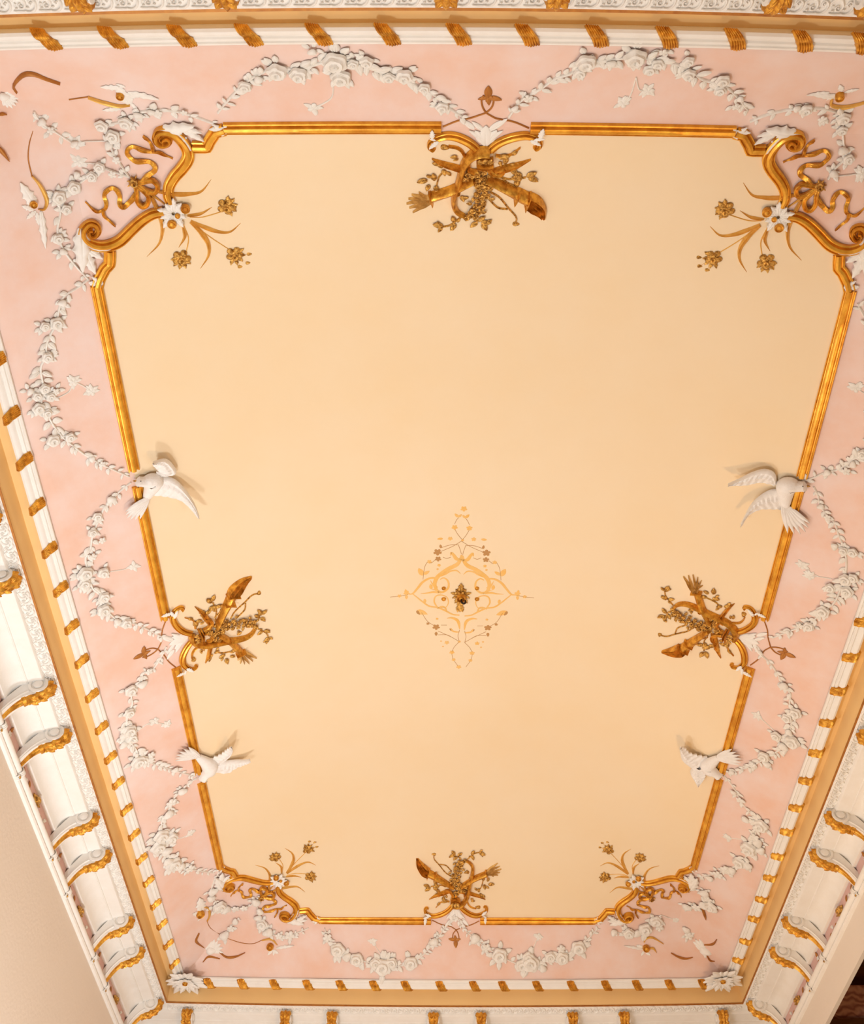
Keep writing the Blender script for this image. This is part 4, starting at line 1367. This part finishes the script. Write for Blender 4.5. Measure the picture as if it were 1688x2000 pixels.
for s_ in 'TLRB':
    ax = 0 if s_ in 'LR' else 1
    lo_, hi_ = RB[s_][0, 1 - ax], RB[s_][-1, 1 - ax]
    n = int((hi_ - lo_) / UL)
    for i in range(n):
        c = lo_ + (i + .5) * (hi_ - lo_) / n
        if (s_ in 'LR' and c < 2.2) or (s_ == 'T' and not -1.9 < c < 2.0):
            continue
        inst('carved_scroll', ME_LACE, trim_3, frame_side(RB, s_, c, zb))
        cnt += 1

# ------------------------------------------------------------------ consoles of the cornice
FC = spline([(.036, .014), (.026, .055), (.046, .100), (.086, .134), (.136, .154), (.178, .188), (.210, .232), (.238, .284)], 33)
BK = [(.262, .284), (.264, .215), (.240, .165), (.20, .10), (.165, .05), (.10, .02)]
TH = .036


def console_meshes():
    # white body: side silhouette extruded
    sil = [tuple(p) for p in FC] + BK
    n = len(sil)
    mb = MB()
    ins = []
    c = np.mean(np.array(sil), axis=0)
    for a, k in ((-TH, .0), (-TH + .006, .006), (TH - .006, .006), (TH, .0)):
        for o, e in sil:
            ins.append((a, o, -e))
    mb.add(ins, [tuple(range(n))[::-1], tuple(3 * n + i for i in range(n))] + [(k * n + i, k * n + (i + 1) % n, (k + 1) * n + (i + 1) % n, (k + 1) * n + i) for k in range(3) for i in range(n)])
    # volutes on both cheeks
    for sg in (-1, 1):
        v, f = [], []
        rr = [(.056, TH - .004), (.056, TH + .010), (.042, TH + .012), (.040, TH + .003), (.028, TH + .003), (.026, TH + .014), (.010, TH + .018), (.0, TH + .018)]
        for r, a in rr:
            for k in range(20):
                t = 2 * math.pi * k / 20
                v.append((sg * a, .084 + r * math.cos(t), -(.072 + r * math.sin(t))))
        for i in range(len(rr) - 1):
            for k in range(20):
                f.append((i * 20 + k, i * 20 + (k + 1) % 20, (i + 1) * 20 + (k + 1) % 20, (i + 1) * 20 + k))
        mb.add(v, f)
        # edge bead following the cheek
        p = spline([(.125, .118), (.16, .145), (.198, .19), (.225, .238), (.246, .28)], 12)
        v, f = [], []
        for o, e in p:
            for da, do in ((0, -.005), (.006, 0), (0, .005)):
                v.append((sg * (TH + da), o + do, -e + do))
        for i in range(11):
            for k in range(2):
                f.append((i * 3 + k, i * 3 + k + 1, (i + 1) * 3 + k + 1, (i + 1) * 3 + k))
        mb.add(v, f)
    body = mb.mesh('console_body', M_WHITE)
    T = np.gradient(FC, axis=0)
    T /= np.linalg.norm(T, axis=1, keepdims=True)
    N = np.stack([-T[:, 1], T[:, 0]], 1)
    if N[16, 1] < 0:
        N = -N

    def skin(name, i0, i1, wfn, hfn, m):
        mb = MB()
        v, f = [], []
        K = 13
        for i in range(i0, i1 + 1):
            t = (i - i0) / (i1 - i0)
            for k in range(K):
                u = k / (K - 1) * 2 - 1
                h = hfn(t, u)
                p = FC[i] + N[i] * (h if abs(u) < .99 else -.004)
                v.append((u * wfn(t), p[0], -p[1]))
        for i in range(i1 - i0):
            for k in range(K - 1):
                f.append((i * K + k, i * K + k + 1, (i + 1) * K + k + 1, (i + 1) * K + k))
        mb.add(v, f)
        mb.f += [tuple(range(K)), tuple((i1 - i0) * K + k for k in range(K))]
        return mb.mesh(name, m)
    leaf = skin('gilt_acanthus', 3, 18, lambda t: .046 - .016 * t + .004 * math.sin(t * 24), lambda t, u: .010 + .016 * (1 - u * u) + .006 * math.cos(u * 9) + .005 * math.sin(t * 24 - abs(u) * 4), M_GOLD)
    band = skin('gilt_collar', 18, 20, lambda t: .034, lambda t, u: .024 * math.sqrt(max(0, 1 - u * u)) + .004, M_GOLD)
    husk = skin('gilt_husk', 20, 32, lambda t: .026 - .018 * t, lambda t, u: .014 * (1 - u * u) + .004 * math.cos(u * 6.3) + .003, M_GOLD)
    return body, leaf, band, husk, T, N


CB, CLF, CBD, CHK, T_, N_ = console_meshes()
ME['lobeG'] = grid_mesh('shell_lobe', leaf_fn(.26), 8, 8, M_GOLD)
ORD = ['first', 'second', 'third', 'fourth', 'fifth', 'sixth', 'seventh', 'eighth', 'ninth', 'tenth', 'eleventh']


def console(s, c, label):
    fm = frame_side(RB, s, c, zb) @ Matrix.Translation((0, .004 if s != 'T' else .016, 0))
    p = fm @ Vector((0, .14, -.14))
    th = thing('cornice_console', label, 'console', p, 'gilded cornice consoles')
    b = inst('console_body', CB, th, fm)
    inst('gilt_husk', CHK, th, fm)
    inst('gilt_collar', CBD, th, fm)
    lf = inst('gilt_acanthus', CLF, th, fm)
    for i in range(7):
        a = (i - 3) * .42
        # fan of shell lobes crowning the scroll, opening upwards and outwards over the soffit edge
        X = Vector((math.sin(a), -math.cos(a) * .75, math.cos(a) * .35))
        X.normalize()
        Zv = Vector((0, -.35, -.94))
        Zv = (Zv - X * Zv.dot(X)).normalized()
        Y = Zv.cross(X)
        m = Matrix(((X[0], Y[0], Zv[0], 0), (X[1], Y[1], Zv[1], .052), (X[2], Y[2], Zv[2], -.058), (0, 0, 0, 1)))
        L = .054 - .004 * abs(i - 3)
        nest(inst('shell_lobe', ME['lobeG'], th, fm @ m @ Matrix.Diagonal((L, L * 1.2, L * .8, 1))), lf)
    for j in (8, 12, 16):
        for sg in (-1, 0, 1):
            t2, n2 = T_[j], N_[j]
            X = Vector((math.sin(sg * .55), -t2[0] * math.cos(sg * .55), t2[1] * math.cos(sg * .55)))
            Zv = Vector((sg * .25, n2[0], -n2[1])).normalized()
            Zv = (Zv - X * Zv.dot(X)).normalized()
            Y = Zv.cross(X)
            p = FC[j] + n2 * .016
            m = Matrix(((X[0], Y[0], Zv[0], sg * .014), (X[1], Y[1], Zv[1], p[0]), (X[2], Y[2], Zv[2], -p[1]), (0, 0, 0, 1)))
            nest(inst('leaf_lobe', ME['lobeG'], th, fm @ m @ Matrix.Diagonal((.044, .062, .05, 1))), lf)
    return th


YS = [2.30, 3.13, 3.55, 4.39, 4.81, 5.645, 6.06, 6.89, 7.31, 8.11]
for i, y in enumerate(YS):
    n = len(YS) - 1 - i
    console('L', y, f'white console with gilded acanthus on the left cornice, {ORD[n]} from the far corner')
YR = [4.39, 4.80, 5.61, 6.03, 6.87, 7.29, 8.11]
for i, y in enumerate(YR):
    console('R', y, f'white console with gilded acanthus on the right cornice, {ORD[len(YR) - 1 - i]} from the far corner')
XB = [-1.98, -1.18, -.80, .03, .42, 1.17, 1.59, 2.39]
for i, x in enumerate(XB):
    console('B', x, f'white console with gilded shell on the bottom cornice, {ORD[i]} from the left')
XT = [-1.27, -.745, .05, .45, 1.24, 1.58]
for i, x in enumerate(XT):
    console('T', x, f'white console with gilded shell on the top cornice, {ORD[i]} from the left')

# ------------------------------------------------------------------ frieze ornaments and rod ties
ME_TIE = None
mbt = MB()
pr2 = [(o - .006 if o < .262 else o, e) for o, e in pr]
for a0 in (-.014, 0.0, .014):
    v = []
    k = len(pr2)
    for a, d in ((-.006, 0.0), (-.004, .006), (.004, .006), (.006, 0.0)):
        for o, e in pr2:
            v.append((a0 + a, o - d, -e))
    mbt.add(v, [(i * k + j, i * k + j + 1, (i + 1) * k + j + 1, (i + 1) * k + j) for i in range(3) for j in range(k - 1)])
ME_TIE = mbt.mesh('rod_tie', M_WHITE)


def on_frieze(s, c, e, kind, ang, sx, sy, sz, name):
    fm = frame_side(RB, s, c, zb) @ Matrix.Translation((0, .266, -e))
    loc = Matrix(((1, 0, 0, 0), (0, 0, -1, 0), (0, 1, 0, 0), (0, 0, 0, 1)))   # local Z points into the room
    inst(name, ME[kind], trim_5, fm @ loc @ Matrix.Rotation(ang, 4, 'Z') @ Matrix.Diagonal((sx, sy, sz, 1)))


def dress(s, cs):
    for c in cs:
        t = inst('rod_tie', ME_TIE, trim_6, frame_side(RB, s, c + (.05 if s in 'LR' else 0), zb))
        fm = frame_side(RB, s, c + (.05 if s in 'LR' else 0), zb) @ Matrix.Translation((0, .236, -.335)) @ Matrix(((1, 0, 0, 0), (0, 0, -1, 0), (0, 1, 0, 0), (0, 0, 0, 1)))
        nest(inst('gilt_stud', ME['budg'], trim_6, fm @ Matrix.Diagonal((.010, .010, .012, 1))), t)
    for a, b in zip(cs[:-1], cs[1:]):
        m = (a + b) / 2
        if b - a > .6:
            on_frieze(s, m, .225, 'roseg', 0, .055, .032, .05, 'gilt_rosette')
            on_frieze(s, m, .225, 'acang', 0, .075, .05, .05, 'gilt_leaf')
            on_frieze(s, m, .225, 'acang', math.pi, .075, .05, .05, 'gilt_leaf')
            for k in range(1, 4):
                for sg in (-1, 1):
                    on_frieze(s, m + sg * (.07 + .065 * k), .228 + .008 * (k % 2), 'leafb' if k % 2 else 'leafw', (0 if sg > 0 else math.pi) + .5 * (-1) ** k, .05, .06, .03, 'frieze_leaf')
        elif b - a > .3:
            on_frieze(s, m, .228, 'acanb', math.pi / 2, .05, .06, .04, 'frieze_leaf')
            on_frieze(s, m, .228, 'acanb', -math.pi / 2, .05, .06, .04, 'frieze_leaf')
            on_frieze(s, m, .228, 'daisyw', 0, .022, .022, .03, 'frieze_blossom')


dress('L', YS)
dress('R', YR)
dress('B', XB)

# ------------------------------------------------------------------ painted arabesque with gilt rosette in the middle
med = thing('painted_arabesque', 'diamond of ochre painted scrollwork in the middle of the cream field', 'painting', (*unp(903, 1160), hs(*unp(903, 1160))))
MP = Pen(IDT, (740, 960, .19))
CXM = 850.0


def paint(pts, w, mirror=True, m=M_PAINT, name='painted_scroll', prof=FLAT, n=None, wf=None):
    for sg in ((1, -1) if mirror else (1,)):
        mb = MB()
        q = [(x if sg > 0 else 2 * CXM - x + 12, y + (0 if sg > 0 else 8)) for x, y in pts]
        k = n or max(10, 5 * len(q))
        ww = [MP.size((850, 1060), w * f) for f in (wf or (1,))]
        MP.strip(mb, q, ww if len(ww) > 1 else ww[0], .0012, prof, k, .003)
        mb.obj(name, m, med)


TP = (.25, .9, 1, .8, .2)
paint([(852, 650), (838, 700), (800, 750), (720, 790), (660, 830), (600, 880), (575, 950), (600, 1015), (660, 1030), (715, 985), (712, 920), (670, 885), (630, 900)], 40, wf=(.5, 1.2, 1.3, 1, .7, .5, .3))
paint([(850, 700), (800, 690), (770, 650), (745, 625), (740, 655)], 34, wf=(1.0, 1.2, .8, .3))
paint([(840, 840), (800, 810), (740, 815), (690, 845), (640, 870)], 20, wf=TP)
paint([(600, 885), (520, 890), (450, 930), (400, 990), (350, 1045), (305, 1052)], 26, wf=(.8, 1, 1.1, .9, .5))
paint([(600, 985), (560, 960), (530, 910)], 26, wf=(1, .8, .1))
paint([(620, 1035), (560, 1030), (500, 1040), (430, 1045)], 26, wf=(1, 1, .6, .15))
paint([(640, 1040), (580, 1010), (540, 1000)], 20, wf=(1, .7, .1))
paint([(350, 1050), (400, 1090), (450, 1130), (520, 1175), (610, 1190), (690, 1225), (760, 1260), (830, 1268)], 20, wf=(.5, .8, 1, 1.1, 1, .7))
paint([(600, 1185), (570, 1130), (585, 1075), (640, 1060), (700, 1085), (715, 1140), (690, 1185), (640, 1190)], 16, wf=(1, 1, .7, .4))
paint([(700, 1230), (680, 1190), (640, 1180), (600, 1200)], 22, wf=(.6, 1, .4))
paint([(832, 1410), (822, 1350), (800, 1315), (750, 1295), (700, 1300)], 30, wf=(.4, 1, 1.2, .9, .2))
paint([(832, 1440), (800, 1440), (760, 1430), (740, 1400)], 22, wf=(.4, 1, .9, .3))
for pts in ([(782, 385), (815, 440), (860, 495)], [(860, 500), (760, 560), (640, 612)], [(820, 545), (740, 545), (640, 575)], [(850, 640), (835, 590), (818, 545)], [(500, 720), (470, 780), (455, 900)], [(780, 330), (800, 290), (820, 265)], [(580, 700), (540, 730), (520, 720)], [(660, 670), (700, 685), (740, 670)],
            [(300, 1055), (210, 1072), (115, 1082)], [(830, 1540), (740, 1490), (610, 1430)], [(610, 1470), (700, 1470), (760, 1500)], [(830, 1420), (815, 1480), (828, 1540)], [(830, 1540), (780, 1590), (752, 1640)], [(440, 1240), (500, 1330), (580, 1380)], [(750, 1660), (765, 1720), (815, 1790)], [(640, 1370), (700, 1370)]):
    paint(pts, 5, m=M_PAINTD, name='painted_stem')


def pflower(x, y, r, key='daisyp', name='painted_blossom', mirror=True):
    for sg in ((1, -1) if mirror else (1,)):
        q = (x if sg > 0 else 2 * CXM - x + 12, y + (0 if sg > 0 else 8))
        s = MP.size((850, 1060), r)
        put(name, key, med, MP.pt(q), (1, .3 * sg), s, s, .006, .003)


ME['daisyp'] = grid_mesh('painted_blossom', daisy_fn, 5, 20, M_PAINT, True)
ME['daisyq'] = grid_mesh('painted_bloom', daisy_fn, 5, 20, M_PAINTD, True)
ME['leafp'] = grid_mesh('painted_leaf', leaf_fn(.25), 6, 4, M_PAINT)
ME['leafq'] = grid_mesh('painted_leaf_dark', leaf_fn(.25), 6, 4, M_PAINTD)
for x, y, r, kk in ((780, 365, 32, 'p'), (735, 480, 26, 'p'), (605, 620, 44, 'q'), (610, 690, 34, 'q'), (520, 718, 26, 'p'), (620, 755, 20, 'p'), (285, 1040, 34, 'p'), (212, 1070, 24, 'p'), (590, 1390, 42, 'q'), (505, 1355, 20, 'q'), (700, 1550, 28, 'p'), (752, 1650, 30, 'p'), (770, 1725, 24, 'p'), (600, 1305, 16, 'p'), (605, 795, 14, 'p'), (660, 1590, 12, 'p'), (640, 1535, 12, 'p')):
    pflower(x, y, r, 'daisy' + kk)
for x, y, r in ((862, 497, 16), (828, 1540, 18), (875, 175, 34), (822, 1800, 30)):
    pflower(x, y, r, 'daisyp', mirror=False)
for x, y, dx, dy, L, kk in ((820, 262, -.6, -.6, 60, 'p'), (820, 262, .5, -.5, 50, 'p'), (455, 860, -.6, -1, 110, 'p'), (460, 850, .8, -.5, 80, 'p'), (660, 480, -1, .1, 60, 'p'), (390, 1220, .9, .3, 130, 'p'), (390, 1220, .6, .8, 70, 'q'), (285, 1060, 0, 1, 60, 'p'), (285, 1040, -.3, -1, 55, 'p'), (590, 1440, 0, 1, 60, 'q'), (640, 580, -.2, -1, 50, 'q'), (470, 1100, .2, 1, 60, 'p'), (540, 1000, -.2, -1, 70, 'p'), (760, 1430, -.8, -.6, 50, 'q')):
    for sg in (1, -1):
        q = (x if sg > 0 else 2 * CXM - x + 12, y + (0 if sg > 0 else 8))
        v = MP.vec(q, (dx * sg * 10, dy * 10))
        l = MP.size((850, 1060), L)
        put('painted_leaf', 'leaf' + kk, med, MP.pt(q), v, l, l * 1.1, .006, .003)
ros = thing('ceiling_rosette', 'gilded acanthus rosette with a dark iron hook at the centre of the painted diamond', 'rosette', (*MP.pt((845, 1062)), hs(*MP.pt((845, 1062)))))
for i in range(10):
    a = 2 * math.pi * i / 10 - math.pi / 2
    L = 150 if i == 0 else (95 if i % 2 else 112)
    v = MP.vec((845, 1062), (math.cos(a) * L, math.sin(a) * L * .85))
    l = float(np.linalg.norm(v))
    put('acanthus_leaf', 'acang', ros, MP.pt((845, 1062)), v, l, l * .9, l * .5, .004)
for i in range(8):
    a = 2 * math.pi * (i + .5) / 8
    v = MP.vec((845, 1062), (math.cos(a) * 62, math.sin(a) * 62))
    l = float(np.linalg.norm(v))
    put('inner_leaf', 'acang', ros, MP.pt((845, 1062)), v, l, l * 1.1, l * .8, .018)
put('boss', 'rosegm', ros, MP.pt((845, 1062)), (1, 0), .03, .03, .05, .022)
for y0, y1, w in ((1110, 1170, 1.0), (1165, 1230, 1.3)):
    for dx in (-.7, 0, .7):
        v = MP.vec((835, y0), (dx * 40, y1 - y0))
        l = float(np.linalg.norm(v))
        put('pendant_leaf', 'acang', ros, MP.pt((835, y0)), v, l, l * w, l * .5, .004)
for x in (668, 1010):
    for y, r in ((990, 22), (1100, 24)):
        s = MP.size((850, 1060), r)
        put('gilt_volute', 'rosegm', ros, MP.pt((x, y)), (1, 0), s, s, s, .003)
mb = MB()
hx, hy = MP.pt((848, 1062))
zh = hs(hx, hy)
v, f = [], []
ctr = [(0, .0), (0, -.05), (.0, -.07), (.014, -.085), (.026, -.075), (.026, -.058)]
hp = spline([(a, b) for a, b in ctr], 20)
tg = np.gradient(hp, axis=0)
for i, (a, b) in enumerate(hp):
    t = tg[i] / np.linalg.norm(tg[i])
    for k in range(8):
        th_ = 2 * math.pi * k / 8
        rr = .007
        v.append((hx + a - t[1] * math.cos(th_) * rr, hy + math.sin(th_) * rr, zh + b + t[0] * math.cos(th_) * rr))
for i in range(19):
    for k in range(8):
        f.append((i * 8 + k, i * 8 + (k + 1) % 8, (i + 1) * 8 + (k + 1) % 8, (i + 1) * 8 + k))
mb.add(v, f)
hk = mb.obj('iron_hook', M_DARK, ros)

# tidy: helper values are not part of the scene description
for o in bpy.data.objects:
    if '_b' in o:
        del o['_b']
